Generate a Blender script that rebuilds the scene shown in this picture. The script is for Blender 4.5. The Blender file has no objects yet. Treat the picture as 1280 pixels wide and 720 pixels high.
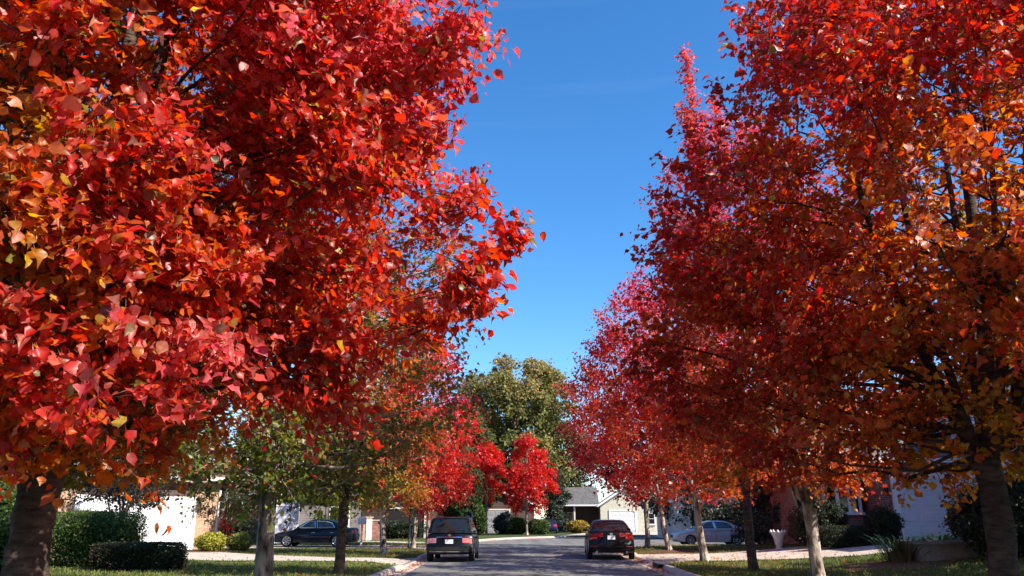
import bpy, bmesh, math, random
import numpy as np
from mathutils import Vector, Matrix
from mathutils.geometry import delaunay_2d_cdt

random.seed(7)
scene = bpy.context.scene
COL = scene.collection
PI = math.pi
R = math.radians

# ------------------------------------------------------------------ camera
CAM_H, TILT, FPX = 1.6, R(16.7), 960.0
cam_d = bpy.data.cameras.new('camera')
cam = bpy.data.objects.new('camera', cam_d)
COL.objects.link(cam)
cam.location = (0, 0, CAM_H)
cam.rotation_euler = (PI / 2 + TILT, 0, 0)
cam_d.sensor_width = 36
cam_d.lens = 27.0
cam_d.clip_start = 0.05
cam_d.clip_end = 3000
scene.camera = cam


# ------------------------------------------------------------------ materials
def new_mat(name):
    m = bpy.data.materials.new(name)
    m.use_nodes = True
    nt = m.node_tree
    nt.nodes.clear()
    out = nt.nodes.new('ShaderNodeOutputMaterial')
    return m, nt, out


def N(nt, typ, **kw):
    n = nt.nodes.new(typ)
    for k, v in kw.items():
        if k.startswith('i_'):
            n.inputs[k[2:].replace('_', ' ')].default_value = v
        else:
            setattr(n, k, v)
    return n


def ramp(nt, stops):
    n = nt.nodes.new('ShaderNodeValToRGB')
    e = n.color_ramp.elements
    while len(e) > 1:
        e.remove(e[-1])
    e[0].position, e[0].color = stops[0][0], (*stops[0][1], 1)
    for p, c in stops[1:]:
        k = e.new(p)
        k.color = (*c, 1)
    return n


def L(nt, a, ao, b, bi):
    nt.links.new(a.outputs[ao], b.inputs[bi])


def noise_mat(name, stops, scale=8.0, detail=6.0, rough=0.85, bump=0.0, bump_scale=None, stretch=(1, 1, 1),
              spec=0.3, metallic=0.0, second=None, coat=0.0, coord='Object'):
    m, nt, out = new_mat(name)
    tc = N(nt, 'ShaderNodeTexCoord')
    mp = N(nt, 'ShaderNodeMapping')
    mp.inputs['Scale'].default_value = stretch
    L(nt, tc, coord, mp, 'Vector')
    nz = N(nt, 'ShaderNodeTexNoise')
    nz.inputs['Scale'].default_value = scale
    nz.inputs['Detail'].default_value = detail
    nz.inputs['Roughness'].default_value = 0.65
    L(nt, mp, 'Vector', nz, 'Vector')
    rp = ramp(nt, stops)
    L(nt, nz, 'Fac', rp, 'Fac')
    bs = N(nt, 'ShaderNodeBsdfPrincipled')
    bs.inputs['Roughness'].default_value = rough
    bs.inputs['Specular IOR Level'].default_value = spec
    bs.inputs['Metallic'].default_value = metallic
    bs.inputs['Coat Weight'].default_value = coat
    bs.inputs['Coat Roughness'].default_value = 0.04
    col = (rp, 'Color')
    if second:
        nz2 = N(nt, 'ShaderNodeTexNoise')
        nz2.inputs['Scale'].default_value = second[0]
        nz2.inputs['Detail'].default_value = 4
        L(nt, mp, 'Vector', nz2, 'Vector')
        rp2 = ramp(nt, second[1])
        L(nt, nz2, 'Fac', rp2, 'Fac')
        mx = N(nt, 'ShaderNodeMix', data_type='RGBA', blend_type='MULTIPLY')
        mx.inputs[0].default_value = 1.0
        nt.links.new(rp.outputs['Color'], mx.inputs[6])
        nt.links.new(rp2.outputs['Color'], mx.inputs[7])
        nt.links.new(mx.outputs[2], bs.inputs['Base Color'])
    else:
        L(nt, rp, 'Color', bs, 'Base Color')
    if bump:
        nb = N(nt, 'ShaderNodeTexNoise')
        nb.inputs['Scale'].default_value = bump_scale or scale * 3
        nb.inputs['Detail'].default_value = 8
        L(nt, mp, 'Vector', nb, 'Vector')
        bp = N(nt, 'ShaderNodeBump')
        bp.inputs['Strength'].default_value = bump
        bp.inputs['Distance'].default_value = 0.03
        L(nt, nb, 'Fac', bp, 'Height')
        L(nt, bp, 'Normal', bs, 'Normal')
    L(nt, bs, 'BSDF', out, 'Surface')
    return m


def leaf_mat(name, trans=0.58, rough=0.38, spec=0.5):
    m, nt, out = new_mat(name)
    at = N(nt, 'ShaderNodeAttribute', attribute_name='leaf_tint')
    geo = N(nt, 'ShaderNodeNewGeometry')
    tc = N(nt, 'ShaderNodeTexCoord')
    nz = N(nt, 'ShaderNodeTexNoise')
    nz.inputs['Scale'].default_value = 30
    nz.inputs['Detail'].default_value = 3
    L(nt, tc, 'Object', nz, 'Vector')
    rp = ramp(nt, [(0.3, (0.75, 0.7, 0.7)), (0.7, (1.12, 1.15, 1.1))])
    L(nt, nz, 'Fac', rp, 'Fac')
    mu = N(nt, 'ShaderNodeMix', data_type='RGBA', blend_type='MULTIPLY')
    mu.inputs[0].default_value = 1
    nt.links.new(at.outputs['Color'], mu.inputs[6])
    nt.links.new(rp.outputs['Color'], mu.inputs[7])
    # paler, duller underside of every leaf
    pale = N(nt, 'ShaderNodeMix', data_type='RGBA', blend_type='MIX')
    pale.inputs[7].default_value = (0.50, 0.25, 0.20, 1)
    ml = N(nt, 'ShaderNodeMath', operation='MULTIPLY')
    ml.inputs[1].default_value = 0.22
    L(nt, geo, 'Backfacing', ml, 0)
    nt.links.new(ml.outputs[0], pale.inputs[0])
    nt.links.new(mu.outputs[2], pale.inputs[6])
    bs = N(nt, 'ShaderNodeBsdfPrincipled')
    bs.inputs['Roughness'].default_value = rough
    bs.inputs['Specular IOR Level'].default_value = spec
    nt.links.new(pale.outputs[2], bs.inputs['Base Color'])
    tr = N(nt, 'ShaderNodeBsdfTranslucent')
    hs = N(nt, 'ShaderNodeHueSaturation')
    hs.inputs['Saturation'].default_value = 1.08
    hs.inputs['Value'].default_value = 1.45
    nt.links.new(mu.outputs[2], hs.inputs['Color'])
    L(nt, hs, 'Color', tr, 'Color')
    mx = N(nt, 'ShaderNodeMixShader')
    mx.inputs[0].default_value = trans
    L(nt, bs, 'BSDF', mx, 1)
    L(nt, tr, 'BSDF', mx, 2)
    L(nt, mx, 'Shader', out, 'Surface')
    return m


def brick_mat(name, c1, c2, mortar, scale=1.0):
    m, nt, out = new_mat(name)
    tc = N(nt, 'ShaderNodeTexCoord')
    sp = N(nt, 'ShaderNodeSeparateXYZ')
    L(nt, tc, 'Object', sp, 'Vector')
    ad = N(nt, 'ShaderNodeMath', operation='ADD')
    L(nt, sp, 'X', ad, 0)
    L(nt, sp, 'Y', ad, 1)
    cb = N(nt, 'ShaderNodeCombineXYZ')
    L(nt, ad, 0, cb, 'X')
    L(nt, sp, 'Z', cb, 'Y')
    br = N(nt, 'ShaderNodeTexBrick')
    br.inputs['Scale'].default_value = scale
    br.inputs['Brick Width'].default_value = 0.22
    br.inputs['Row Height'].default_value = 0.075
    br.inputs['Mortar Size'].default_value = 0.008
    br.inputs['Color1'].default_value = (*c1, 1)
    br.inputs['Color2'].default_value = (*c2, 1)
    br.inputs['Mortar'].default_value = (*mortar, 1)
    L(nt, cb, 'Vector', br, 'Vector')
    nz = N(nt, 'ShaderNodeTexNoise')
    nz.inputs['Scale'].default_value = 6
    nz.inputs['Detail'].default_value = 6
    L(nt, tc, 'Object', nz, 'Vector')
    rp = ramp(nt, [(0.3, (0.65, 0.65, 0.65)), (0.7, (1.15, 1.12, 1.1))])
    L(nt, nz, 'Fac', rp, 'Fac')
    mu = N(nt, 'ShaderNodeMix', data_type='RGBA', blend_type='MULTIPLY')
    mu.inputs[0].default_value = 1
    nt.links.new(br.outputs['Color'], mu.inputs[6])
    nt.links.new(rp.outputs['Color'], mu.inputs[7])
    bs = N(nt, 'ShaderNodeBsdfPrincipled')
    bs.inputs['Roughness'].default_value = 0.9
    nt.links.new(mu.outputs[2], bs.inputs['Base Color'])
    bp = N(nt, 'ShaderNodeBump')
    bp.inputs['Strength'].default_value = 0.5
    bp.inputs['Distance'].default_value = 0.01
    L(nt, br, 'Fac', bp, 'Height')
    bp.invert = True
    L(nt, bp, 'Normal', bs, 'Normal')
    L(nt, bs, 'BSDF', out, 'Surface')
    return m


def siding_mat(name, col, pitch=0.15, vertical=False, dirt=0.8):
    m, nt, out = new_mat(name)
    tc = N(nt, 'ShaderNodeTexCoord')
    sp = N(nt, 'ShaderNodeSeparateXYZ')
    L(nt, tc, 'Object', sp, 'Vector')
    src = (sp, 'Z')
    if vertical:
        ad = N(nt, 'ShaderNodeMath', operation='ADD')
        L(nt, sp, 'X', ad, 0)
        L(nt, sp, 'Y', ad, 1)
        src = (ad, 0)
    dv = N(nt, 'ShaderNodeMath', operation='DIVIDE')
    dv.inputs[1].default_value = pitch
    L(nt, src[0], src[1], dv, 0)
    fr = N(nt, 'ShaderNodeMath', operation='FRACT')
    L(nt, dv, 0, fr, 0)
    nz = N(nt, 'ShaderNodeTexNoise')
    nz.inputs['Scale'].default_value = 3
    nz.inputs['Detail'].default_value = 6
    L(nt, tc, 'Object', nz, 'Vector')
    c2 = tuple(c * dirt for c in col)
    rp = ramp(nt, [(0.3, c2), (0.65, col)])
    L(nt, nz, 'Fac', rp, 'Fac')
    bs = N(nt, 'ShaderNodeBsdfPrincipled')
    bs.inputs['Roughness'].default_value = 0.6
    L(nt, rp, 'Color', bs, 'Base Color')
    bp = N(nt, 'ShaderNodeBump')
    bp.inputs['Strength'].default_value = 0.9
    bp.inputs['Distance'].default_value = 0.02
    L(nt, fr, 0, bp, 'Height')
    bp.invert = True
    L(nt, bp, 'Normal', bs, 'Normal')
    L(nt, bs, 'BSDF', out, 'Surface')
    return m


def paint_mat(name, col, rough=0.35, metallic=0.3, coat=0.4, flake=0.1):
    c2 = tuple(min(1, c * (1 + flake)) for c in col)
    return noise_mat(name, [(0.35, col), (0.65, c2)], scale=5, detail=3, rough=rough, metallic=metallic, coat=coat, spec=0.2)


def glass_mat(name, col=(0.012, 0.013, 0.014), rough=0.06):
    return noise_mat(name, [(0.3, col), (0.7, tuple(c * 1.4 for c in col))], scale=2, detail=2, rough=rough, spec=0.5)


M = {}
def asphalt_mat():
    m, nt, out = new_mat('asphalt')
    tc = N(nt, 'ShaderNodeTexCoord')

    def noise(scale, detail=6, stretch=None):
        n = N(nt, 'ShaderNodeTexNoise')
        n.inputs['Scale'].default_value = scale
        n.inputs['Detail'].default_value = detail
        if stretch:
            mp = N(nt, 'ShaderNodeMapping')
            mp.inputs['Scale'].default_value = stretch
            L(nt, tc, 'Object', mp, 'Vector')
            L(nt, mp, 'Vector', n, 'Vector')
        else:
            L(nt, tc, 'Object', n, 'Vector')
        return n
    base = ramp(nt, [(.25, (.155, .146, .135)), (.75, (.245, .230, .212))])
    L(nt, noise(.45, 9), 'Fac', base, 'Fac')
    cur = (base, 'Color', None)

    def mul(a_out, b_out):
        x = N(nt, 'ShaderNodeMix', data_type='RGBA', blend_type='MULTIPLY')
        x.inputs[0].default_value = 1
        nt.links.new(a_out, x.inputs[6])
        nt.links.new(b_out, x.inputs[7])
        return x.outputs[2]
    grit = ramp(nt, [(.3, (.72, .72, .72)), (.72, (1.15, 1.14, 1.12))])
    gn = noise(70, 6)
    L(nt, gn, 'Fac', grit, 'Fac')
    o1 = mul(base.outputs['Color'], grit.outputs['Color'])
    # long tyre-worn bands and oil drips
    wear = ramp(nt, [(.35, (.80, .80, .80)), (.6, (1.08, 1.07, 1.06))])
    L(nt, noise(1.0, 4, (1.4, .06, 1)), 'Fac', wear, 'Fac')
    o2 = mul(o1, wear.outputs['Color'])
    oil = ramp(nt, [(.24, (.45, .44, .44)), (.33, (1, 1, 1))])
    L(nt, noise(.9, 5), 'Fac', oil, 'Fac')
    o3 = mul(o2, oil.outputs['Color'])
    # sealed cracks
    vo = N(nt, 'ShaderNodeTexVoronoi', feature='DISTANCE_TO_EDGE')
    vo.inputs['Scale'].default_value = .33
    wn = noise(1.5, 6)
    vm = N(nt, 'ShaderNodeVectorMath', operation='SCALE')
    L(nt, wn, 'Color', vm, 0)
    vm.inputs['Scale'].default_value = 1.1
    va = N(nt, 'ShaderNodeVectorMath', operation='ADD')
    L(nt, tc, 'Object', va, 0)
    L(nt, vm, 'Vector', va, 1)
    L(nt, va, 'Vector', vo, 'Vector')
    cr = ramp(nt, [(.004, (.38, .37, .37)), (.012, (1, 1, 1))])
    L(nt, vo, 'Distance', cr, 'Fac')
    o4 = mul(o3, cr.outputs['Color'])
    bs = N(nt, 'ShaderNodeBsdfPrincipled')
    bs.inputs['Roughness'].default_value = .92
    bs.inputs['Specular IOR Level'].default_value = .25
    nt.links.new(o4, bs.inputs['Base Color'])
    bp = N(nt, 'ShaderNodeBump')
    bp.inputs['Strength'].default_value = .35
    bp.inputs['Distance'].default_value = .02
    L(nt, gn, 'Fac', bp, 'Height')
    L(nt, bp, 'Normal', bs, 'Normal')
    L(nt, bs, 'BSDF', out, 'Surface')
    return m


M['asphalt'] = asphalt_mat()
M['concrete'] = noise_mat('concrete', [(0.25, (0.42, 0.35, 0.28)), (0.75, (0.60, 0.52, 0.43))], scale=1.1, detail=9, rough=0.9, bump=0.2, bump_scale=40,
                          second=(25, [(0.3, (0.85, 0.85, 0.85)), (0.7, (1.08, 1.07, 1.06))]))
M['gutter'] = noise_mat('gutter_concrete', [(0.25, (0.38, 0.30, 0.24)), (0.75, (0.58, 0.47, 0.38))], scale=1.6, detail=9, rough=0.9, bump=0.25, bump_scale=40)
M['lawn'] = noise_mat('lawn_soil', [(0.25, (0.030, 0.045, 0.010)), (0.55, (0.060, 0.085, 0.018)), (0.8, (0.12, 0.105, 0.04))], scale=0.9, detail=10, rough=0.95,
                      bump=0.8, bump_scale=25, second=(14, [(0.3, (0.6, 0.65, 0.6)), (0.7, (1.3, 1.25, 1.2))]))
M['mulch'] = noise_mat('mulch', [(0.3, (0.05, 0.022, 0.012)), (0.7, (0.20, 0.10, 0.055))], scale=9, detail=10, rough=0.95, bump=1.0, bump_scale=30)
M['bark_dark'] = noise_mat('bark_dark', [(0.3, (0.022, 0.013, 0.010)), (0.7, (0.12, 0.080, 0.062))], scale=7, detail=9, rough=0.95, bump=1.0, bump_scale=14,
                           stretch=(1, 1, 2.6), second=(2.2, [(0.35, (0.6, 0.6, 0.6)), (0.65, (1.3, 1.3, 1.3))]))
M['bark_grey'] = noise_mat('bark_grey', [(0.40, (0.05, 0.035, 0.028)), (0.48, (0.26, 0.21, 0.17)), (0.60, (0.48, 0.42, 0.35))], scale=7, detail=9, rough=0.95, bump=1.0, bump_scale=16,
                           stretch=(1, 1, 0.35), second=(2.0, [(0.35, (0.65, 0.62, 0.6)), (0.65, (1.25, 1.22, 1.2))]))
M['leaf'] = leaf_mat('autumn_leaf')
M['leaf_far'] = leaf_mat('far_foliage', trans=0.38, rough=0.6, spec=0.25)
M['leaf_green'] = leaf_mat('evergreen_foliage', trans=0.25, rough=0.55, spec=0.3)
M['blade'] = leaf_mat('grass_blade', trans=0.35, rough=0.6, spec=0.2)
M['white_paint'] = noise_mat('white_paint', [(0.3, (0.74, 0.73, 0.71)), (0.7, (0.82, 0.81, 0.80))], scale=2, rough=0.5)
M['cream_trim'] = noise_mat('cream_trim', [(0.3, (0.66, 0.60, 0.50)), (0.7, (0.74, 0.69, 0.59))], scale=2, rough=0.55)
M['garage_white'] = noise_mat('garage_white', [(0.3, (0.62, 0.63, 0.66)), (0.7, (0.70, 0.70, 0.72))], scale=1.5, rough=0.45)
M['garage_shade_grey'] = noise_mat('garage_shade_grey', [(0.3, (0.22, 0.22, 0.23)), (0.7, (0.30, 0.30, 0.31))], scale=1.5, rough=0.6)  # garage door with its shade painted in as grey
M['brick_tan'] = brick_mat('brick_tan', (0.42, 0.20, 0.10), (0.55, 0.33, 0.19), (0.5, 0.44, 0.36))
M['brick_red'] = brick_mat('brick_red', (0.20, 0.06, 0.045), (0.30, 0.11, 0.08), (0.32, 0.26, 0.22))
M['siding_cream'] = siding_mat('siding_cream', (0.58, 0.54, 0.42))
M['siding_white'] = siding_mat('siding_white', (0.74, 0.73, 0.72))
M['siding_brown_shade'] = siding_mat('siding_brown_shade', (0.075, 0.045, 0.032), dirt=0.6)  # dark brown; on the far left house tree shade is painted in
M['siding_grey'] = siding_mat('siding_grey', (0.17, 0.15, 0.14), dirt=0.7)
M['shingle_grey'] = brick_mat('shingle_grey', (0.10, 0.095, 0.10), (0.19, 0.175, 0.17), (0.05, 0.05, 0.05), 1.0)
M['shingle_brown'] = brick_mat('shingle_brown', (0.26, 0.17, 0.12), (0.36, 0.25, 0.18), (0.12, 0.08, 0.06), 1.0)
M['dark_opening'] = noise_mat('dark_opening', [(0.3, (0.012, 0.011, 0.011)), (0.7, (0.03, 0.026, 0.024))], scale=2, rough=0.8)
M['glass'] = glass_mat('window_glass')
M['car_glass'] = glass_mat('car_glass')
M['car_glass_clear'] = glass_mat('car_glass_clear', (0.05, 0.06, 0.07))
M['black_paint'] = paint_mat('black_paint', (0.004, 0.004, 0.0045), metallic=0.0, coat=.2)
M['navy_paint'] = paint_mat('navy_paint', (0.008, 0.011, 0.026), metallic=0.2)
M['silver_paint'] = paint_mat('silver_paint', (0.56, 0.57, 0.59), rough=0.4, metallic=0.15, coat=0.4)
M['blue_paint'] = paint_mat('blue_paint', (0.015, 0.02, 0.07))
M['chrome'] = noise_mat('chrome', [(0.3, (0.6, 0.6, 0.62)), (0.7, (0.75, 0.75, 0.77))], scale=4, rough=0.15, metallic=1.0)
M['trim_black'] = noise_mat('trim_black', [(0.3, (0.012, 0.012, 0.012)), (0.7, (0.025, 0.025, 0.025))], scale=20, rough=0.6)
M['rubber'] = noise_mat('rubber', [(0.3, (0.012, 0.012, 0.012)), (0.7, (0.028, 0.027, 0.026))], scale=20, rough=0.85)
M['alloy'] = noise_mat('alloy', [(0.3, (0.45, 0.45, 0.47)), (0.7, (0.62, 0.62, 0.64))], scale=6, rough=0.3, metallic=0.8)
M['red_lens'] = noise_mat('red_lens', [(0.3, (0.28, 0.008, 0.012)), (0.7, (0.50, 0.02, 0.025))], scale=12, rough=0.12, coat=1.0)
M['clear_lens'] = noise_mat('clear_lens', [(0.3, (0.45, 0.45, 0.46)), (0.7, (0.75, 0.75, 0.76))], scale=12, rough=0.12, coat=1.0)
M['pink_lens'] = noise_mat('pink_lens', [(0.3, (0.45, 0.10, 0.10)), (0.7, (0.62, 0.25, 0.24))], scale=12, rough=0.15, coat=1.0)
M['plate'] = noise_mat('plate_white', [(0.3, (0.72, 0.73, 0.76)), (0.7, (0.8, 0.8, 0.82))], scale=10, rough=0.5)
M['stone'] = noise_mat('stone', [(0.3, (0.15, 0.125, 0.11)), (0.7, (0.30, 0.26, 0.23))], scale=5, detail=9, rough=0.9, bump=0.6)
M['urn_white'] = noise_mat('urn_white', [(0.3, (0.55, 0.53, 0.50)), (0.7, (0.72, 0.70, 0.66))], scale=6, rough=0.8, bump=0.2)
M['dark_metal'] = noise_mat('dark_metal', [(0.3, (0.012, 0.012, 0.013)), (0.7, (0.03, 0.03, 0.03))], scale=8, rough=0.5, metallic=0.4)
M['grille_grey'] = noise_mat('inlet_metal', [(0.3, (0.06, 0.07, 0.09)), (0.7, (0.14, 0.16, 0.19))], scale=8, rough=0.5, metallic=0.5)


# ------------------------------------------------------------------ mesh helpers
def tag(o, label=None, cat=None, group=None, kind=None):
    if label: o['label'] = label
    if cat: o['category'] = cat
    if group: o['group'] = group
    if kind: o['kind'] = kind
    return o


def empty(name, loc, rz=0, label=None, cat=None, group=None):
    o = bpy.data.objects.new(name, None)
    o.empty_display_size = 0.2
    COL.objects.link(o)
    o.location = loc
    o.rotation_euler = (0, 0, rz)
    return tag(o, label, cat, group)


def np_mesh(name, V, F4=None, F3=None, mat=None, parent=None, tint=None, smooth=False, loc=None):
    """numpy arrays to one mesh object; F4 (n,4) and F3 (n,3)."""
    me = bpy.data.meshes.new(name)
    V = np.asarray(V, dtype=np.float32)
    parts, starts, n = [], [], 0
    tot = []
    for F, k in ((F4, 4), (F3, 3)):
        if F is not None and len(F):
            F = np.asarray(F, dtype=np.int32)
            parts.append(F.ravel())
            tot.append(np.arange(len(F), dtype=np.int32) * k + n)
            n += F.size
    loops = np.concatenate(parts)
    st = np.concatenate(tot)
    me.vertices.add(len(V))
    me.vertices.foreach_set('co', V.ravel())
    me.loops.add(len(loops))
    me.loops.foreach_set('vertex_index', loops)
    me.polygons.add(len(st))
    me.polygons.foreach_set('loop_start', st)
    if smooth:
        me.polygons.foreach_set('use_smooth', np.ones(len(st), dtype=bool))
    if tint is not None:
        a = me.attributes.new('leaf_tint', 'FLOAT_COLOR', 'POINT')
        c = np.ones((len(V), 4), dtype=np.float32)
        c[:, :3] = tint
        a.data.foreach_set('color', c.ravel())
    me.update(calc_edges=True)
    me.validate()
    if mat: me.materials.append(mat)
    o = bpy.data.objects.new(name, me)
    COL.objects.link(o)
    if parent: o.parent = parent
    if loc is not None: o.location = loc
    return o


class MB:
    def __init__(s):
        s.v, s.f, s.sm = [], [], []

    def add(s, verts, faces, smooth=False):
        b = len(s.v)
        s.v += [tuple(p) for p in verts]
        for f in faces:
            s.f.append([i + b for i in f])
            s.sm.append(smooth)
        return s

    def box(s, x0, x1, y0, y1, z0, z1):
        return s.add([(x0, y0, z0), (x1, y0, z0), (x1, y1, z0), (x0, y1, z0), (x0, y0, z1), (x1, y0, z1), (x1, y1, z1), (x0, y1, z1)],
                     [(0, 3, 2, 1), (4, 5, 6, 7), (0, 1, 5, 4), (1, 2, 6, 5), (2, 3, 7, 6), (3, 0, 4, 7)])

    def prism_y(s, poly, y0, y1):
        """polygon in (x,z) extruded along y"""
        n = len(poly)
        v = [(x, y0, z) for x, z in poly] + [(x, y1, z) for x, z in poly]
        f = [list(range(n)), list(range(2 * n - 1, n - 1, -1))]
        f += [(i, i + n, (i + 1) % n + n, (i + 1) % n) for i in range(n)]
        return s.add(v, f)

    def hexa(s, p):
        """eight corners: bottom ring 0-3, top ring 4-7"""
        return s.add(p, [(0, 3, 2, 1), (4, 5, 6, 7), (0, 1, 5, 4), (1, 2, 6, 5), (2, 3, 7, 6), (3, 0, 4, 7)])

    def lathe(s, prof, n=16, c=(0, 0, 0), axis='z', smooth=True, caps=True):
        v, f = [], []
        for r, h in prof:
            for k in range(n):
                a = 2 * PI * k / n
                if axis == 'z':
                    v.append((c[0] + r * math.cos(a), c[1] + r * math.sin(a), c[2] + h))
                else:  # x axis
                    v.append((c[0] + h, c[1] + r * math.cos(a), c[2] + r * math.sin(a)))
        m = len(prof)
        for i in range(m - 1):
            for k in range(n):
                f.append((i * n + k, i * n + (k + 1) % n, (i + 1) * n + (k + 1) % n, (i + 1) * n + k))
        if caps:
            f.append(list(range(n - 1, -1, -1)))
            f.append([(m - 1) * n + k for k in range(n)])
        return s.add(v, f, smooth)

    def build(s, name, mat, parent=None, bevel=0.0, loc=None):
        me = bpy.data.meshes.new(name)
        me.from_pydata(s.v, [], s.f)
        me.polygons.foreach_set('use_smooth', s.sm)
        me.update()
        bm = bmesh.new()
        bm.from_mesh(me)
        bmesh.ops.recalc_face_normals(bm, faces=bm.faces)
        if bevel:
            bmesh.ops.bevel(bm, geom=[e for e in bm.edges if len(e.link_faces) == 2 and e.calc_face_angle(0) > 0.5], offset=bevel, segments=2, profile=0.7, affect='EDGES', clamp_overlap=True)
        bm.to_mesh(me)
        bm.free()
        me.materials.append(mat)
        o = bpy.data.objects.new(name, me)
        COL.objects.link(o)
        if parent: o.parent = parent
        if loc is not None: o.location = loc
        return o


def copy_tree(o, parent=None):
    c = o.copy()
    COL.objects.link(c)
    if parent: c.parent = parent
    for ch in [k for k in COL.objects if k.parent == o]:
        copy_tree(ch, c)
    return c


def sstep(a, b, x):
    t = np.clip((x - a) / (b - a), 0, 1)
    return t * t * (3 - 2 * t)


def at(px, py, D):
    u, v = (px - 640) / FPX, (360 - py) / FPX
    d = np.array([u, math.cos(TILT) - v * math.sin(TILT), math.sin(TILT) + v * math.cos(TILT)])
    return d * (D / d[1]) + np.array([0, 0, CAM_H])


# ------------------------------------------------------------------ terrain
def crom(pts, n=8):
    P = [np.array(p, float) for p in pts]
    P = [2 * P[0] - P[1]] + P + [2 * P[-1] - P[-2]]
    out = []
    for i in range(1, len(P) - 2):
        for k in range(n):
            t = k / n
            a, b, c, d = P[i - 1], P[i], P[i + 1], P[i + 2]
            out.append(0.5 * (2 * b + (c - a) * t + (2 * a - 5 * b + 4 * c - d) * t * t + (3 * b - a - 3 * c + d) * t ** 3))
    out.append(P[-2])
    return np.array(out)


LEFT_EDGE = crom([(-3.75, -60), (-3.75, -20), (-3.75, 20), (-3.75, 40), (-3.7, 48), (-3.3, 54), (-2.4, 59), (-0.4, 64.5), (3.4, 69.5), (8, 73), (16, 75), (60, 77), (260, 79)], 6)
RIGHT_EDGE = crom([(260, 54), (60, 50.5), (24, 49), (14, 48.3), (9.6, 47.2), (7.0, 45), (5.9, 41.5), (5.45, 36), (5.25, 31), (5.0, 24), (4.8, 10), (4.7, -20), (4.7, -60)], 6)
ROAD = np.concatenate([LEFT_EDGE, RIGHT_EDGE])


def in_poly(P, poly):
    P = np.atleast_2d(P)
    x, y = P[:, 0], P[:, 1]
    ins = np.zeros(len(P), bool)
    n = len(poly)
    j = n - 1
    for i in range(n):
        xi, yi = poly[i][0], poly[i][1]
        xj, yj = poly[j][0], poly[j][1]
        if yi != yj:
            c = ((yi > y) != (yj > y)) & (x < (xj - xi) * (y - yi) / (yj - yi) + xi)
            ins ^= c
        j = i
    return ins


DRIVES = {
    'driveway_near_left': [(-3.75, 27.6), (-4.9, 29.0), (-7, 29.3), (-11, 29.6), (-17.6, 33.5), (-18.2, 35.7), (-15.6, 39.1), (-11, 34.6), (-7, 31.9), (-4.9, 31.6), (-3.75, 32.8)],
    'driveway_far_left': [(-3.75, 40.2), (-5.0, 41.8), (-16, 42.0), (-16, 46.2), (-5.0, 46.0), (-3.75, 47.2)],
    'garden_path': [(-4.6, 48.5), (-6.2, 49.6), (-9, 52.5), (-14, 53.6), (-14, 54.9), (-8.4, 54.2), (-5.6, 52), (-4.4, 50.4)],
    'driveway_right': [(5.2, 28.6), (6.6, 29.6), (9, 29.2), (11.6, 27.3), (18.4, 27.2), (18.4, 32.1), (14.5, 32.4), (12, 34.4), (8, 35.0), (6.8, 35.1), (5.42, 35.9)],
    'driveway_beyond': [(3.8, 70.2), (4.6, 72.5), (9.0, 90.0), (16.4, 90.0), (14.6, 76.8), (13.4, 74.7)],
}
APRONS = [(-3.75, 27.6, 32.8), (-3.75, 40.2, 47.2), (5.25, 28.6, 35.9)]


def ground_z(x, y):
    x = np.asarray(x, float)
    y = np.asarray(y, float)
    z = 0.115 + 0.62 * sstep(7.5, 16.5, x) * (1 - sstep(36, 45, y))
    for xe, y0, y1 in APRONS:
        d = np.abs(x - xe)
        w = (1 - sstep(0.0, 1.6, d)) * sstep(y0 - 0.5, y0 + 0.5, y) * (1 - sstep(y1 - 0.5, y1 + 0.5, y))
        z = z - 0.095 * w
    return z


def gz(x, y):
    return float(ground_z(x, y))


def cdt_sheet(name, outline, pts, zfun, mat, keep, parent=None, holes=()):
    vs = [Vector(p) for p in outline]
    ed = [(i, (i + 1) % len(outline)) for i in range(len(outline))]
    for h in holes:
        b = len(vs)
        vs += [Vector(p) for p in h]
        ed += [(b + i, b + (i + 1) % len(h)) for i in range(len(h))]
    vs += [Vector(p) for p in pts]
    r = delaunay_2d_cdt(vs, ed, [], 0, 1e-4)
    V = np.array([(v.x, v.y) for v in r[0]])
    F = np.array([f for f in r[2] if len(f) == 3])
    c = V[F].mean(axis=1)
    F = F[keep(c)]
    Z = zfun(V[:, 0], V[:, 1])
    a, b, d = V[F[:, 0]], V[F[:, 1]], V[F[:, 2]]
    cr = (b[:, 0] - a[:, 0]) * (d[:, 1] - a[:, 1]) - (b[:, 1] - a[:, 1]) * (d[:, 0] - a[:, 0])
    F[cr < 0] = F[cr < 0][:, ::-1]
    return np_mesh(name, np.column_stack([V, Z]), F3=F, mat=mat, parent=parent, smooth=True)


def grid_pts(x0, x1, y0, y1, s):
    return [(x, y) for x in np.arange(x0, x1, s) for y in np.arange(y0, y1, s)]


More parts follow.
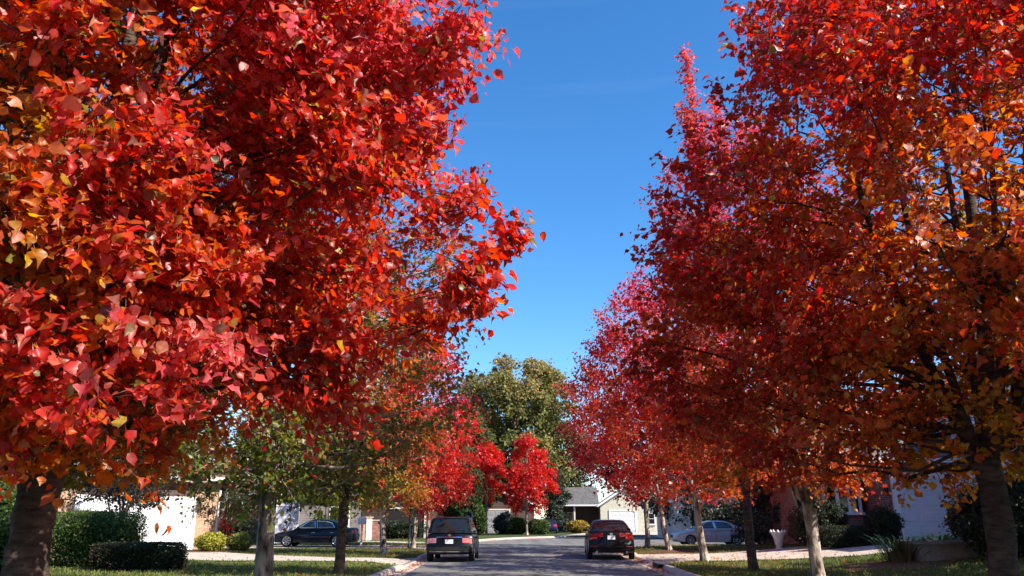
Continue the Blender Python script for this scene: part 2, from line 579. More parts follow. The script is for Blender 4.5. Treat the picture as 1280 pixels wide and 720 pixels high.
big = [(-900, -300), (900, -300), (900, 1500), (-900, 1500)]
roadc = [tuple(p) for p in ROAD]
gp = [p for p in grid_pts(-24, 26, 14, 62, 0.8)] + [p for p in grid_pts(-120, 140, -50, 160, 12) if not (-25 < p[0] < 27 and 13 < p[1] < 63)]
o = cdt_sheet('lawn', big, gp, ground_z, M['lawn'], lambda c: ~in_poly(c, ROAD), holes=[roadc])
tag(o, kind='structure')
o = cdt_sheet('road', roadc, [p for p in grid_pts(-3, 4, -50, 74, 3)], lambda x, y: 0.0 * x, M['asphalt'], lambda c: in_poly(c, ROAD))
tag(o, kind='structure')
for nm, poly in DRIVES.items():
    pl = np.array(poly)
    g = [p for p in grid_pts(pl[:, 0].min() + .3, pl[:, 0].max(), pl[:, 1].min() + .3, pl[:, 1].max(), 0.6) if in_poly(np.array([p]), pl)[0]]
    # short edges so that the slab follows the ground
    dense = []
    for a, b in zip(poly, poly[1:] + poly[:1]):
        k = max(1, int(math.dist(a, b) / 0.6))
        dense += [(a[0] + (b[0] - a[0]) * i / k, a[1] + (b[1] - a[1]) * i / k) for i in range(k)]
    o = cdt_sheet('path' if 'path' in nm else 'driveway', dense, g, lambda x, y: ground_z(x, y) + 0.022, M['concrete'], lambda c: in_poly(c, pl))
    tag(o, kind='structure')


def kerb(edge, side):
    """gutter pan flush with the road, kerb face and kerb top along the edge; side=+1 if the lawn lies left of travel"""
    P = edge[(edge[:, 0] < 70) & (edge[:, 1] > -20)]
    # resample
    Q = [P[0]]
    for a, b in zip(P[:-1], P[1:]):
        k = max(1, int(np.linalg.norm(b - a) / 0.5))
        for i in range(1, k + 1):
            Q.append(a + (b - a) * i / k)
    Q = np.array(Q)
    T = np.gradient(Q, axis=0)
    T /= np.linalg.norm(T, axis=1)[:, None]
    Nn = np.column_stack([-T[:, 1], T[:, 0]]) * side  # towards the lawn
    hk = np.full(len(Q), 0.13)
    for xe, y0, y1 in APRONS:
        w = sstep(y0 - 0.5, y0 + 0.5, Q[:, 1]) * (1 - sstep(y1 - 0.5, y1 + 0.5, Q[:, 1])) * (np.abs(Q[:, 0] - xe) < 0.6)
        hk = hk - 0.085 * w
    prof = [(-0.55, 0 * hk + 0.004), (-0.12, 0 * hk + 0.006), (-0.09, hk * 0.85), (-0.05, hk), (0.09, hk + 0.004), (0.10, 0 * hk - 0.1)]
    rows = [np.column_stack([Q + Nn * d, z]) for d, z in prof]
    V = np.concatenate(rows)
    n = len(Q)
    F = []
    for j in range(len(prof) - 1):
        a = np.arange(n - 1) + j * n
        F.append(np.column_stack([a, a + 1, a + 1 + n, a + n]))
    F = np.concatenate(F)
    if side < 0: F = F[:, ::-1]
    o = np_mesh('kerb', V, F4=F, mat=M['gutter'])
    return tag(o, kind='structure')


kerb(LEFT_EDGE, 1)
kerb(RIGHT_EDGE, 1)


def mulch_disc(x, y, r, seed):
    rs = np.random.RandomState(seed)
    n = 28
    a = np.arange(n) * 2 * PI / n
    rr = r * (1 + 0.12 * np.sin(3 * a + rs.rand() * 6) + 0.07 * rs.randn(n))
    V = [(0, 0)]
    P = [(x, y, gz(x, y) + 0.07)]
    for k in (0.5, 1.0):
        for i in range(n):
            px, py = x + rr[i] * k * math.cos(a[i]), y + rr[i] * k * math.sin(a[i])
            P.append((px, py, gz(px, py) + (0.055 if k < 1 else 0.006)))
    F3 = [(0, 1 + i, 1 + (i + 1) % n) for i in range(n)]
    F4 = [(1 + i, 1 + n + i, 1 + n + (i + 1) % n, 1 + (i + 1) % n) for i in range(n)]
    o = np_mesh('mulch_ground', P, F4=F4, F3=F3, mat=M['mulch'], smooth=True)
    return tag(o, kind='structure')


# ------------------------------------------------------------------ foliage
def nrm(a):
    return a / (np.linalg.norm(a, axis=-1, keepdims=True) + 1e-9)


_half = [(.03, .22, .05), (.25, .44, .11), (.54, .41, .12), (.79, .17, -.02)]
T3 = np.array([(0, 0, 0), (.28, 0, -.07), (.66, 0, -.05), (1.10, 0, -.26)] + _half + [(x, -y, z) for x, y, z in _half])
T3_4 = np.array([(1, 2, 6, 5), (2, 3, 7, 6), (2, 1, 9, 10), (3, 2, 10, 11)])
T3_3 = np.array([(0, 1, 4), (1, 5, 4), (1, 0, 8), (1, 8, 9)])
T2 = np.array([(0, 0, 0), (.42, .43, .10), (1.0, 0, -.08), (.42, -.43, .10)])
T2_3 = np.array([(0, 2, 1), (0, 3, 2)])


def leaves_obj(name, pos, axis, norm, size, col, rs, detail, mat, parent=None, width=1.0, stuff=False, petiole=False):
    n = len(pos)
    axis = nrm(axis)
    side = nrm(np.cross(norm, axis))
    nn = np.cross(axis, side)
    T, Q, Tr = (T3, T3_4, T3_3) if detail == 3 else (T2, None, T2_3)
    curl = rs.uniform(-0.7, 2.3, n)[:, None, None]
    wid = (width * rs.uniform(0.78, 1.18, n))[:, None, None]
    t = T[None]
    V = (pos[:, None] + size[:, None, None] * (t[..., 0:1] * axis[:, None] + t[..., 1:2] * wid * side[:, None] + t[..., 2:3] * curl * nn[:, None]))
    if detail == 3:
        V = V + rs.randn(*V.shape) * (size * 0.045)[:, None, None]
    k = len(T)
    off = (np.arange(n) * k)[:, None, None]
    F3 = (Tr[None] + off).reshape(-1, 3)
    F4 = None if Q is None else (Q[None] + off).reshape(-1, 4)
    tint = np.repeat(col, k, axis=0).reshape(n, k, 3)
    if detail == 3:
        tint = tint * (1 + rs.randn(n, k, 1) * .13)
        tint[:, 1:3] = tint[:, 1:3] * 1.06 + np.array([.03, .022, .004])       # midrib
        tint[:, 3] *= np.array([.85, .7, .7])                                  # drying tip
    tint = np.clip(tint, .003, .78).reshape(-1, 3)
    V = V.reshape(-1, 3)
    if petiole:
        b = len(V)
        p0 = pos - axis * size[:, None] * 0.5 + nn * size[:, None] * 0.08
        w = size[:, None] * 0.025
        PV = np.stack([p0, pos + side * w, pos - side * w], axis=1).reshape(-1, 3)
        F3 = np.concatenate([F3, np.arange(n * 3).reshape(-1, 3) + b])
        V = np.concatenate([V, PV])
        tint = np.concatenate([tint, np.repeat(col * 0.6 + np.array([.25, .12, .06]) * 0.6, 3, axis=0)])
    return np_mesh(name, V, F4=F4, F3=F3, mat=mat, parent=parent, tint=tint, smooth=detail == 3)


def tubes(P, Rad, sides):
    """P (n,k,3), Rad (n,k) -> V, F4"""
    n, k = P.shape[:2]
    T = nrm(np.gradient(P, axis=1))
    ref = np.where(np.abs(T[..., 2:3]) > 0.9, np.array([1., 0, 0]), np.array([0, 0, 1.]))
    # a steady frame: take it from the first tangent
    ref = np.repeat(ref[:, :1], k, axis=1)
    A = nrm(np.cross(T, ref))
    B = np.cross(T, A)
    an = np.arange(sides) * 2 * PI / sides
    ring = A[:, :, None] * np.cos(an)[None, None, :, None] + B[:, :, None] * np.sin(an)[None, None, :, None]
    V = (P[:, :, None] + ring * Rad[:, :, None, None]).reshape(-1, 3)
    i = np.arange(n)[:, None, None] * k * sides
    j = np.arange(k - 1)[None, :, None] * sides
    s = np.arange(sides)[None, None, :]
    s2 = (s + 1) % sides
    a = i + j
    F = np.stack([a + s, a + s2, a + sides + s2, a + sides + s], axis=-1).reshape(-1, 4)
    return V, F


def vnoise(P, seed, f):
    rs = np.random.RandomState(seed)
    o = 0
    for k in range(5):
        d = rs.randn(3)
        d /= np.linalg.norm(d)
        o = o + np.sin(P @ (d * f * (1 + 0.35 * k)) + rs.rand() * 6.28)
    return o / 5 * 1.6


PROFILE = ([0, .06, .15, .35, .55, .75, .9, 1.0], [.35, .72, .92, 1.0, .94, .72, .42, .10])

RED = dict(lime=(.21, .23, .035), olive=(.17, .14, .02), green=(.09, .13, .022), yell=(.50, .34, .05), gold=(.54, .27, .035), orange=(.58, .18, .025), ro=(.54, .105, .016), red=(.52, .040, .019),
           crim=(.49, .025, .028), pink=(.66, .085, .115), dark=(.22, .014, .012), coral=(.66, .13, .095), maroon=(.20, .016, .017), scarlet=(.62, .03, .025))


def grad(stops, g):
    xs = [s[0] for s in stops]
    cs = np.array([RED[s[1]] if isinstance(s[1], str) else s[1] for s in stops])
    return np.column_stack([np.interp(g, xs, cs[:, k]) for k in range(3)])


def make_tree(name, label, base, height, radius, seed, stops, cat='tree', group=None, crown_base=1.9, boughs=110, sprays=14, leaves=16, leaf=0.085, detail=3,
              trunk_r=0.16, bark='bark_grey', lean=(0, 0), fork=1.9, spread=0.62, spray_len=0.55, lmat='leaf', profile=PROFILE, shell=0.65, twigs=True, extras=(),
              lobes=0.16, leaders=6, squash=0.8, gap=0.0, droop=0.55, gdir=(0, 0, 0), outl=0.0, lowdens=1.0, rough_top=1.0, gbias=0.0, trunk_bend=0.1, clip=None):
    rs = np.random.RandomState(seed)
    bx, by = base
    bz = gz(bx, by) - 0.04
    root = empty(name, (bx, by, bz), 0, label, cat, group)
    H, zb = height, crown_base
    # ---- crown envelope and boughs (local coordinates)
    nb = boughs
    ph = rs.rand(8) * 6.28
    cen = []
    while len(cen) < nb:
        t = rs.rand()
        r = np.interp(t, *profile)
        if rs.rand() > r ** 1.5 * 0.8 + 0.2: continue
        th = rs.rand() * 2 * PI
        lob = 1 + lobes * (math.sin(3 * th + ph[0] + 2 * t) + 0.8 * math.sin(5 * th - ph[1] + 7 * t) + 0.7 * math.sin(2 * th + ph[2] - 9 * t))
        u = rs.uniform(0.78, 1.0) if rs.rand() < shell else math.sqrt(rs.rand()) * 0.8
        rad = radius * r * lob * u
        p = np.array([math.cos(th) * rad + lean[0] * t, math.sin(th) * rad + lean[1] * t, zb + t * (H - zb)])
        if gap and vnoise(p[None], seed + 5, 1.1)[0] > 1 - gap: continue
        cen.append(p)
    cen = np.array(cen)
    scale = (radius ** 2 * (H - zb) / nb) ** (1 / 3)
    # ---- sprays
    ns = sprays
    off = rs.randn(nb, ns, 3) * scale * spread * 0.55
    off[..., 2] *= squash
    S = cen[:, None] + off
    tt = np.clip((S[..., 2] - zb) / (H - zb), 0, 1)
    rr = np.interp(tt, *profile) * radius
    # pull sprays that stray outside the envelope back in, with a ragged limit
    ax = np.stack([lean[0] * tt, lean[1] * tt], axis=-1)
    hv = S[..., :2] - ax
    hr = np.linalg.norm(hv, axis=-1)
    lim = rr * rs.uniform(0.95, 1.28, hr.shape) + 0.2
    f = np.where(hr > lim, lim / (hr + 1e-6), 1)
    S[..., :2] = ax + hv * f[..., None]
    S[..., 2] = np.maximum(S[..., 2], zb - 0.25 - 0.25 * rs.rand(*S.shape[:2]))
    S = S.reshape(-1, 3)
    bid = np.repeat(np.arange(nb), ns)
    tt = np.clip((S[:, 2] - zb) / (H - zb), 0, 1)
    outw = np.column_stack([S[:, 0] - lean[0] * tt, S[:, 1] - lean[1] * tt, np.zeros(len(S))])
    rfrac = np.linalg.norm(outw, axis=1) / (np.interp(tt, *profile) * radius + 0.1)
    outw = nrm(outw)
    d = nrm(outw * 0.7 + np.array([0, 0, 1.0]) * (0.25 + 0.75 * tt[:, None]) * rough_top + rs.randn(len(S), 3) * 0.45)
    ln = spray_len * rs.uniform(0.6, 1.35, len(S))
    src = cen[bid] * 0.7 + S * 0.3
    for pts, k_sp in extras:
        # extra leafy shoots that reach out of the crown, each a chain of short sprays
        pts = np.array(pts) - np.array([bx, by, bz])
        for a, b in zip(pts[:-1], pts[1:]):
            lseg = np.linalg.norm(b - a)
            nn_ = max(1, int(lseg / 0.22))
            for q in range(nn_):
                p0, p1 = a + (b - a) * q / nn_, a + (b - a) * (q + 1) / nn_
                for w_ in range(k_sp):
                    dv = (b - a) / lseg + (rs.randn(3) * 0.75 if w_ else 0)
                    S = np.concatenate([S, p0[None]])
                    src = np.concatenate([src, (p0 - (b - a) / lseg * (0.25 if q or w_ else 0.6))[None]])
                    d = np.concatenate([d, nrm(dv[None])])
                    ln = np.concatenate([ln, [lseg / nn_ * 1.2 if not w_ else 0.26]])
                    tt = np.concatenate([tt, [np.clip((p0[2] - zb) / (H - zb), 0, 1)]])
                    rfrac = np.concatenate([rfrac, [1.0]])
                    outw = np.concatenate([outw, nrm((b - a)[None] * np.array([1, 1, 0.2]))])
                    bid = np.concatenate([bid, [np.argmin(np.linalg.norm(cen - p0, axis=1))]])
    if clip is not None:
        k = clip(S + np.array([bx, by, bz]))
        S, d, ln, tt, rfrac, outw, bid, src = S[k], d[k], ln[k], tt[k], rfrac[k], outw[k], bid[k], src[k]
    # ---- leaves
    nl = leaves
    m = len(S)
    s = (np.arange(nl)[None] + rs.rand(m, nl)) / nl
    jit = rs.randn(m, nl, 3)
    pos = S[:, None] + d[:, None] * (s * ln[:, None])[..., None] + jit * leaf * 0.75 - np.array([0, 0, 1.0]) * (s ** 2 * ln[:, None] * 0.25)[..., None]
    sa, sn = rs.randn(m, 1, 3) * 0.35, rs.randn(m, 1, 3) * 0.38
    axis = d[:, None] * 0.35 + outw[:, None] * 0.25 + sa + rs.randn(m, nl, 3) * 0.48 - np.array([0, 0, droop])
    norm = outw[:, None] * 0.8 + np.array([0, 0, 0.7]) + sn + rs.randn(m, nl, 3) * 0.40
    bn = rs.randn(nb) * 0.5 + vnoise(cen, seed + 1, 0.9) * 0.9
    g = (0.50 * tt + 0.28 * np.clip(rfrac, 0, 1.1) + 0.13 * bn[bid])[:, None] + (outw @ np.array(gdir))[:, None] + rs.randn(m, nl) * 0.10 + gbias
    pos, axis, norm = pos.reshape(-1, 3), axis.reshape(-1, 3), norm.reshape(-1, 3)
    col = grad(stops, np.clip(g.ravel(), 0, 1))
    n = len(pos)
    odd = rs.rand(n)
    sel = odd < outl
    alt = np.array([(.30, .20, .10), (.45, .30, .06), (.20, .17, .03), (.55, .22, .14), (.14, .06, .04)])[rs.randint(0, 5, n)]
    col[sel] = alt[sel]
    col = col * np.exp(rs.randn(n, 1) * 0.22) * np.exp(rs.randn(n, 3) * 0.10)
    col = np.clip(col, 0.004, 0.75)
    size = leaf * rs.uniform(0.55, 1.42, n)
    leaves_obj('crown', pos, axis, norm, size, col, rs, detail, M[lmat], root, petiole=detail == 3)
    # ---- trunk, limbs and twigs
    k = 14
    zz = np.linspace(0, 1, k)
    P0 = np.zeros((k, 3))
    P0[:, 2] = zz * fork
    bend = rs.randn(2) * trunk_bend
    P0[:, 0] = bend[0] * np.sin(zz * 2.2) + lean[0] * 0.05 * zz
    P0[:, 1] = bend[1] * np.sin(zz * 2.6)
    Rr = trunk_r * (1 - 0.14 * zz) * (1 + 0.45 * np.exp(-zz * fork / 0.14)) * (1 + 0.16 * np.exp(-((1 - zz) / 0.12) ** 2)) * (1 + 0.03 * rs.randn(k))
    V, F = tubes(P0[None], Rr[None], 18)
    ang = np.tile(np.arange(18) * 2 * PI / 18, k)
    # knobbly bark outline
    hz = np.repeat(P0[:, 2], 18)
    cxy = np.repeat(P0, 18, axis=0)
    kn = 1 + 0.05 * np.sin(3 * ang + hz * 2.1 + ph[3]) + 0.035 * np.sin(7 * ang - hz * 5 + ph[4]) + 0.02 * rs.randn(len(ang))
    V = cxy + (V - cxy) * kn[:, None]
    VV, FF, nv = [V], [F], len(V)
    top = P0[-1]
    lp = []
    kl = 12
    ss = np.linspace(0, 1, kl)
    for i in range(leaders):
        a = 2 * PI * i / max(1, leaders - 1) + rs.randn() * 0.3
        cent = i == leaders - 1
        reach = radius * (0.03 if cent else rs.uniform(0.30, 0.55))
        zend = zb + (H - zb) * (0.93 if cent else rs.uniform(0.55, 0.82))
        sx = ss ** 0.75
        q = np.column_stack([top[0] + (math.cos(a) * reach + lean[0] * 0.8 - top[0]) * sx + 0.10 * np.sin(ss * 5 + a * 3) * ss * (1 - ss) * 2,
                             top[1] + (math.sin(a) * reach + lean[1] * 0.8 - top[1]) * sx + 0.10 * np.cos(ss * 6 + a) * ss * (1 - ss) * 2,
                             top[2] - 0.12 - 0.3 * (i % 3) * 0.5 + (zend - top[2]) * ss ** 1.1])
        r0 = trunk_r * (0.60 if cent else rs.uniform(0.32, 0.48))
        q[0] = P0[-1 if i % 3 == 0 else -2]
        rad = r0 * (1 - ss) ** 0.8 + 0.012
        V, F = tubes(q[None], rad[None], 9)
        VV.append(V); FF.append(F + nv); nv += len(V)
        lp.append(np.column_stack([q, rad]))
    LP = np.concatenate([l[1:-1] for l in lp])
    bb = cen[rs.permutation(nb)[:int(nb * 0.72)]] if nb > 20 else cen
    if clip is not None:
        bb = bb[clip(bb + np.array([bx, by, bz - .35]))]
    dist = np.linalg.norm(bb[:, None] - LP[None, :, :3], axis=2)
    pen = np.maximum(0, LP[None, :, 2] - (bb[:, None, 2] - 0.25 * dist)) * 2.5
    idx = np.argmin(dist + pen, axis=1)
    A = LP[idx, :3]
    kb = 7
    s7 = np.linspace(0, 1, kb)[None, :, None]
    mid = (A + bb) / 2 + np.array([0, 0, -0.12]) * np.linalg.norm(bb - A, axis=1)[:, None] + rs.randn(len(bb), 3) * 0.22
    Pb = (1 - s7) ** 2 * A[:, None] + 2 * s7 * (1 - s7) * mid[:, None] + s7 ** 2 * bb[:, None]
    Pb[:, 1:-1] += rs.randn(len(bb), kb - 2, 3) * 0.04
    r0 = np.clip(LP[idx, 3] * 0.45, 0.010, 0.036)[:, None]
    Rb = r0 * (1 - np.linspace(0, 1, kb)[None] * 0.8) + 0.003
    V, F = tubes(Pb, Rb, 6)
    VV.append(V); FF.append(F + nv); nv += len(V)
    if twigs:
        e = S + d * ln[:, None] * 0.95
        mid = S + rs.randn(len(S), 3) * 0.03
        Pt = np.stack([src, mid, S + d * ln[:, None] * 0.5 - np.array([0, 0, 1]) * (ln * 0.06)[:, None], e - np.array([0, 0, 1]) * (ln * 0.24)[:, None]], axis=1)
        Rt = np.tile(np.array([0.0065, 0.005, 0.0035, 0.0018]), (len(S), 1))
        V, F = tubes(Pt, Rt, 3)
        VV.append(V); FF.append(F + nv); nv += len(V)
    np_mesh('trunk', np.concatenate(VV), F4=np.concatenate(FF), mat=M[bark], parent=root, smooth=True)
    return root


STREET = 'red autumn trees lining the street'
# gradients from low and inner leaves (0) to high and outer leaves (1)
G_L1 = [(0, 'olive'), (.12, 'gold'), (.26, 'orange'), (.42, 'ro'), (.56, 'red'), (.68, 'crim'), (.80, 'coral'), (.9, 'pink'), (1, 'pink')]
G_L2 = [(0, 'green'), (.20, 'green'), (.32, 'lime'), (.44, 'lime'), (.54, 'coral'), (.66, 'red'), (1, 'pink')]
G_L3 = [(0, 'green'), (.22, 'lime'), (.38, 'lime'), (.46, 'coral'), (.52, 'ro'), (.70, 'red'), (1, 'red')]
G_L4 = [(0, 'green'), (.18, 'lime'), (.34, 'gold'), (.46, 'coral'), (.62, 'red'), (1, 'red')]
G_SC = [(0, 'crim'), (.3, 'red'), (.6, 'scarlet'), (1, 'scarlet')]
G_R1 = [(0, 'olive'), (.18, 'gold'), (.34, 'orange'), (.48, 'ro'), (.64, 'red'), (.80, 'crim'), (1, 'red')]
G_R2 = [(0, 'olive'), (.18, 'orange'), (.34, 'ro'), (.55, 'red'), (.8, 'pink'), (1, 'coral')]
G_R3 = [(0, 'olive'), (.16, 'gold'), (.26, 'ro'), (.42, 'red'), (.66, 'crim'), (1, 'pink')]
G_CO = [(0, 'dark'), (.3, 'crim'), (.55, 'red'), (.78, 'coral'), (1, 'coral')]  # sunlit coral top painted into the leaf colour
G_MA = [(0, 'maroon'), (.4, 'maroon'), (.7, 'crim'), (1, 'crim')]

tw = lambda *pp, k=2: ([at(*p) for p in pp], k)
PF_L1 = ([0, .05, .15, .35, .55, .75, .9, 1.0], [.50, .74, .93, 1.0, .95, .80, .48, .12])
PF_L0 = ([0, .05, .15, .30, .55, .75, .9, 1.0], [.42, .62, .84, 1.0, 1.02, .96, .6, .15])
PF_R1 = ([0, .05, .15, .30, .45, .60, .75, .9, 1.0], [.55, .80, .96, 1.0, .92, .66, .50, .34, .10])
make_tree('autumn_tree', 'nearest crimson tree with a thick dark trunk beside the clipped green hedges', (-4.68, 8.0), 12.0, 3.42, 11, G_L1, group=STREET,
          crown_base=1.75, boughs=340, sprays=20, leaves=19, leaf=0.094, trunk_r=0.21, bark='bark_dark', fork=2.0, leaders=8, lean=(0.25, -0.2), gbias=-.13, profile=PF_L0, gdir=(.42, -.06, 0), outl=.06, shell=.5,  # gdir paints sunlit pink on the right, shade orange on the left
          clip=lambda P: (P[:, 2] > 2.35 + .11 * (P[:, 1] - 5.5) + .2 * np.sin(P[:, 0] * 4)) | ((P[:, 0] < -3.9) & (P[:, 2] > 2.0)),
          extras=[tw((560, 330, 7.6), (600, 318, 7.6), (635, 300, 7.5), (652, 258, 7.5)), tw((560, 350, 7.4), (600, 335, 7.3), (628, 345, 7.3), k=4), tw((600, 320, 7.5), (630, 300, 7.5), (658, 290, 7.4)),
                  tw((560, 370, 7.4), (598, 365, 7.3), (615, 385, 7.3), k=3)])
make_tree('autumn_tree', 'tree with a pale flaking trunk and green lower leaves in front of the dark sedan', (-4.22, 14.0), 11.5, 3.1, 12, G_L2, group=STREET,
          crown_base=2.0, boughs=190, sprays=18, leaves=15, leaf=0.088, detail=2, trunk_r=0.155, fork=2.2, gbias=.07, profile=PF_L1, outl=.05)
make_tree('autumn_tree', 'tree with a slim blackish trunk crossing the rear of the dark sedan', (-4.75, 22.4), 9.6, 2.35, 13, G_L3, group=STREET,
          crown_base=2.2, boughs=130, sprays=14, leaves=14, leaf=0.10, detail=2, trunk_r=0.14, fork=2.3, bark='bark_dark', twigs=False, gbias=.08)
make_tree('autumn_tree', 'orange and green tree on the grass tip between the two left driveways', (-5.6, 35.4), 6.8, 2.05, 14, G_L4, group=STREET,
          crown_base=2.0, boughs=90, sprays=13, leaves=13, leaf=0.12, detail=2, trunk_r=0.14, fork=2.2, twigs=False)
make_tree('autumn_tree', 'scarlet tree with a thin dark post right beside its trunk', (-5.15, 42.0), 11.0, 2.5, 15, G_SC, group=STREET,
          crown_base=1.9, lean=(.5, 0), boughs=105, sprays=13, leaves=13, leaf=0.13, detail=2, trunk_r=0.13, fork=2.0, twigs=False)
make_tree('autumn_tree', 'scarlet tree with a whitish trunk directly behind the boxy black SUV', (-4.8, 46.0), 11.0, 2.15, 16, G_SC, group=STREET,
          crown_base=2.0, boughs=80, sprays=13, leaves=12, leaf=0.13, detail=2, trunk_r=0.13, fork=2.0, twigs=False)

make_tree('autumn_tree', 'big dark red tree with a thick forked trunk beside the stone planter', (6.1, 10.5), 12.5, 4.1, 21, G_R1, group=STREET,
          crown_base=2.2, boughs=250, sprays=20, leaves=18, leaf=0.088, trunk_r=0.175, bark='bark_dark', fork=2.3, leaders=8, lean=(1.15, 0), gap=0.10, shell=.52, lobes=0.13, gbias=.10, gdir=(-.20, 0, 0), profile=PF_R1, outl=.05,
          extras=[tw((880, 300, 10.2), (830, 292, 10.1), (795, 285, 10.0)), tw((880, 225, 10.2), (850, 205, 10.0), (815, 190, 10.0)), tw((880, 265, 10.2), (840, 245, 10.0), (812, 238, 10.0), k=3),
                  tw((960, 60, 10.4), (945, 40, 10.3), (935, 8, 10.3)), tw((920, 150, 10.2), (900, 125, 10.1), (890, 105, 10.1)), tw((890, 340, 10.2), (850, 330, 10.0), (825, 325, 10.0), k=4)])
make_tree('autumn_tree', 'red tree beside the camera on the right verge, just outside the view', (7.0, -1.5), 12.3, 3.6, 27, G_R1, group=STREET,
          crown_base=2.2, boughs=150, sprays=15, leaves=14, leaf=0.10, detail=2, trunk_r=0.2, bark='bark_dark', fork=2.3, twigs=False, gap=.15)
make_tree('autumn_tree', 'tall spired tree with a pale low forked trunk in front of the bay window', (6.75, 18.0), 11.2, 2.7, 22, G_R2, group=STREET,
          crown_base=2.3, boughs=150, sprays=17, leaves=14, leaf=0.09, detail=2, trunk_r=0.15, fork=1.75, lean=(-1.0, 0), gbias=.1,
          extras=[tw((885, 260, 18), (872, 190, 18), (864, 130, 18), (856, 60, 18), k=5), tw((905, 220, 18), (898, 160, 18), (891, 115, 18), k=5), tw((872, 230, 18), (862, 180, 18), (852, 130, 18), k=6), tw((890, 260, 18), (880, 190, 18), (876, 140, 18), k=6)])
make_tree('autumn_tree', 'dark red tree with a blackish trunk standing by the white urn', (7.1, 24.0), 8.8, 2.15, 23, G_R3, group=STREET,
          crown_base=2.5, boughs=80, sprays=15, leaves=14, leaf=0.10, detail=2, trunk_r=0.14, fork=2.6, bark='bark_dark', lean=(0, 0), twigs=False)
make_tree('autumn_tree', 'dark red tree with a straight pale trunk crossing the front of the silver sedan', (7.0, 29.5), 10.9, 3.4, 24, G_R3, group=STREET,
          crown_base=2.4, boughs=140, sprays=15, leaves=13, leaf=0.115, detail=2, trunk_r=0.145, fork=2.5, gbias=.10, lean=(-1.2, 0), twigs=False)  # gbias paints more sunlit pink into the top leaves
make_tree('autumn_tree', 'tree with sunlit coral painted into its top, slim light trunk in brown mulch', (7.4, 38.0), 12.2, 3.5, 25, G_CO, group=STREET,
          crown_base=2.5, boughs=110, sprays=14, leaves=13, leaf=0.13, detail=2, trunk_r=0.13, fork=2.4, lean=(-1.5, 0), twigs=False, gdir=(-.1, -.05, 0), gbias=.12)
make_tree('autumn_tree', 'maroon tree with a dark trunk on the street corner behind the black crossover', (7.3, 43.6), 10.0, 4.2, 26, G_MA, group=STREET,
          crown_base=3.1, boughs=100, sprays=14, leaves=13, leaf=0.14, detail=2, trunk_r=0.14, fork=2.3, lean=(-0.9, 0), twigs=False)
make_tree('autumn_tree', 'low bright scarlet tree on a thin white trunk between two round green bushes', (1.4, 75.5), 8.9, 2.05, 31, G_SC, group=STREET,
          crown_base=2.3, boughs=70, sprays=14, leaves=12, leaf=0.19, detail=2, trunk_r=0.11, fork=2.4, twigs=False, gbias=.12, bark='bark_grey')
make_tree('autumn_tree', 'smaller bright red tree with leaves only high up, set back at the street bend', (-2.5, 79.0), 8.6, 1.45, 32, [(0, 'ro'), (.3, 'scarlet'), (1, 'scarlet')], group=STREET,
          crown_base=3.6, boughs=55, sprays=14, leaves=12, leaf=0.19, detail=2, trunk_r=0.11, fork=3.2, twigs=False)

G_OAK = [(0, (.05, .055, .018)), (.35, (.14, .15, .04)), (.6, (.22, .20, .06)), (.85, (.34, .25, .08)), (1, (.27, .23, .075))]
G_GRN = [(0, (.018, .035, .010)), (.5, (.035, .065, .016)), (1, (.075, .11, .03))]
G_OLV = [(0, (.04, .05, .014)), (.5, (.09, .10, .025)), (1, (.17, .15, .04))]
G_DRK = [(0, (.010, .018, .010)), (.5, (.020, .034, .018)), (1, (.04, .06, .032))]
G_SPR = [(0, (.02, .035, .028)), (.5, (.045, .07, .06)), (1, (.09, .12, .11))]
G_YEL = [(0, (.10, .12, .02)), (.5, (.28, .28, .03)), (1, (.45, .42, .05))]
G_BUR = [(0, (.10, .008, .012)), (.5, (.28, .015, .02)), (1, (.45, .02, .025))]
G_PUR = [(0, (.016, .014, .012)), (.5, (.035, .03, .022)), (1, (.06, .055, .035))]
ROUND = ([0, .15, .4, .65, .85, 1.0], [.45, .85, 1.0, .92, .66, .2])
DOME = ([0, .2, .5, .78, .92, 1.0], [.5, .85, 1.0, .95, .72, .35])
CONE = ([0, .1, .5, .8, 1.0], [.8, 1.0, .65, .32, .05])
COLM = ([0, .1, .5, .85, 1.0], [.8, 1.0, .95, .6, .15])

far = dict(detail=2, twigs=False, lmat='leaf_far', leaders=5)
make_tree('oak_tree', 'huge bronze green oak rising above the far end of the street', (0.6, 96), 20.0, 6.6, 41, G_OAK, crown_base=4, boughs=210, sprays=24, leaves=12, leaf=0.33,
          trunk_r=0.5, fork=5, spray_len=0.9, profile=DOME, gap=0.08, lobes=0.12, spread=.6, bark='bark_dark', **far)
make_tree('garden_tree', 'olive green tree just left of the big oak behind the street bend', (-4.5, 84), 12.2, 3.2, 42, G_OLV, crown_base=3, boughs=60, sprays=16, leaves=11, leaf=0.24, trunk_r=.2, fork=3, bark='bark_dark', **far)
make_tree('garden_tree', 'dark green tree between the scarlet street trees and the red pair at the bend', (-4.9, 70), 8.2, 1.9, 43, G_GRN, crown_base=1.6, boughs=50, sprays=15, leaves=11, leaf=0.20, trunk_r=.15, fork=1.8, bark='bark_dark', **far)
make_tree('garden_tree', 'grey green tree right of the big oak above the grey shingled roof', (6.6, 102), 15.0, 4.4, 44, G_OLV, crown_base=3, boughs=70, sprays=16, leaves=11, leaf=0.28, trunk_r=.25, fork=3, bark='bark_dark', **far)
make_tree('conifer', 'dark narrow evergreen beside the shaded porch of the far house', (4.9, 87), 6.6, 1.0, 45, G_DRK, crown_base=.3, boughs=40, sprays=14, leaves=12, leaf=0.20, trunk_r=.1, fork=1, profile=COLM, bark='bark_dark', detail=2, twigs=False, lmat='leaf_green', leaders=2)
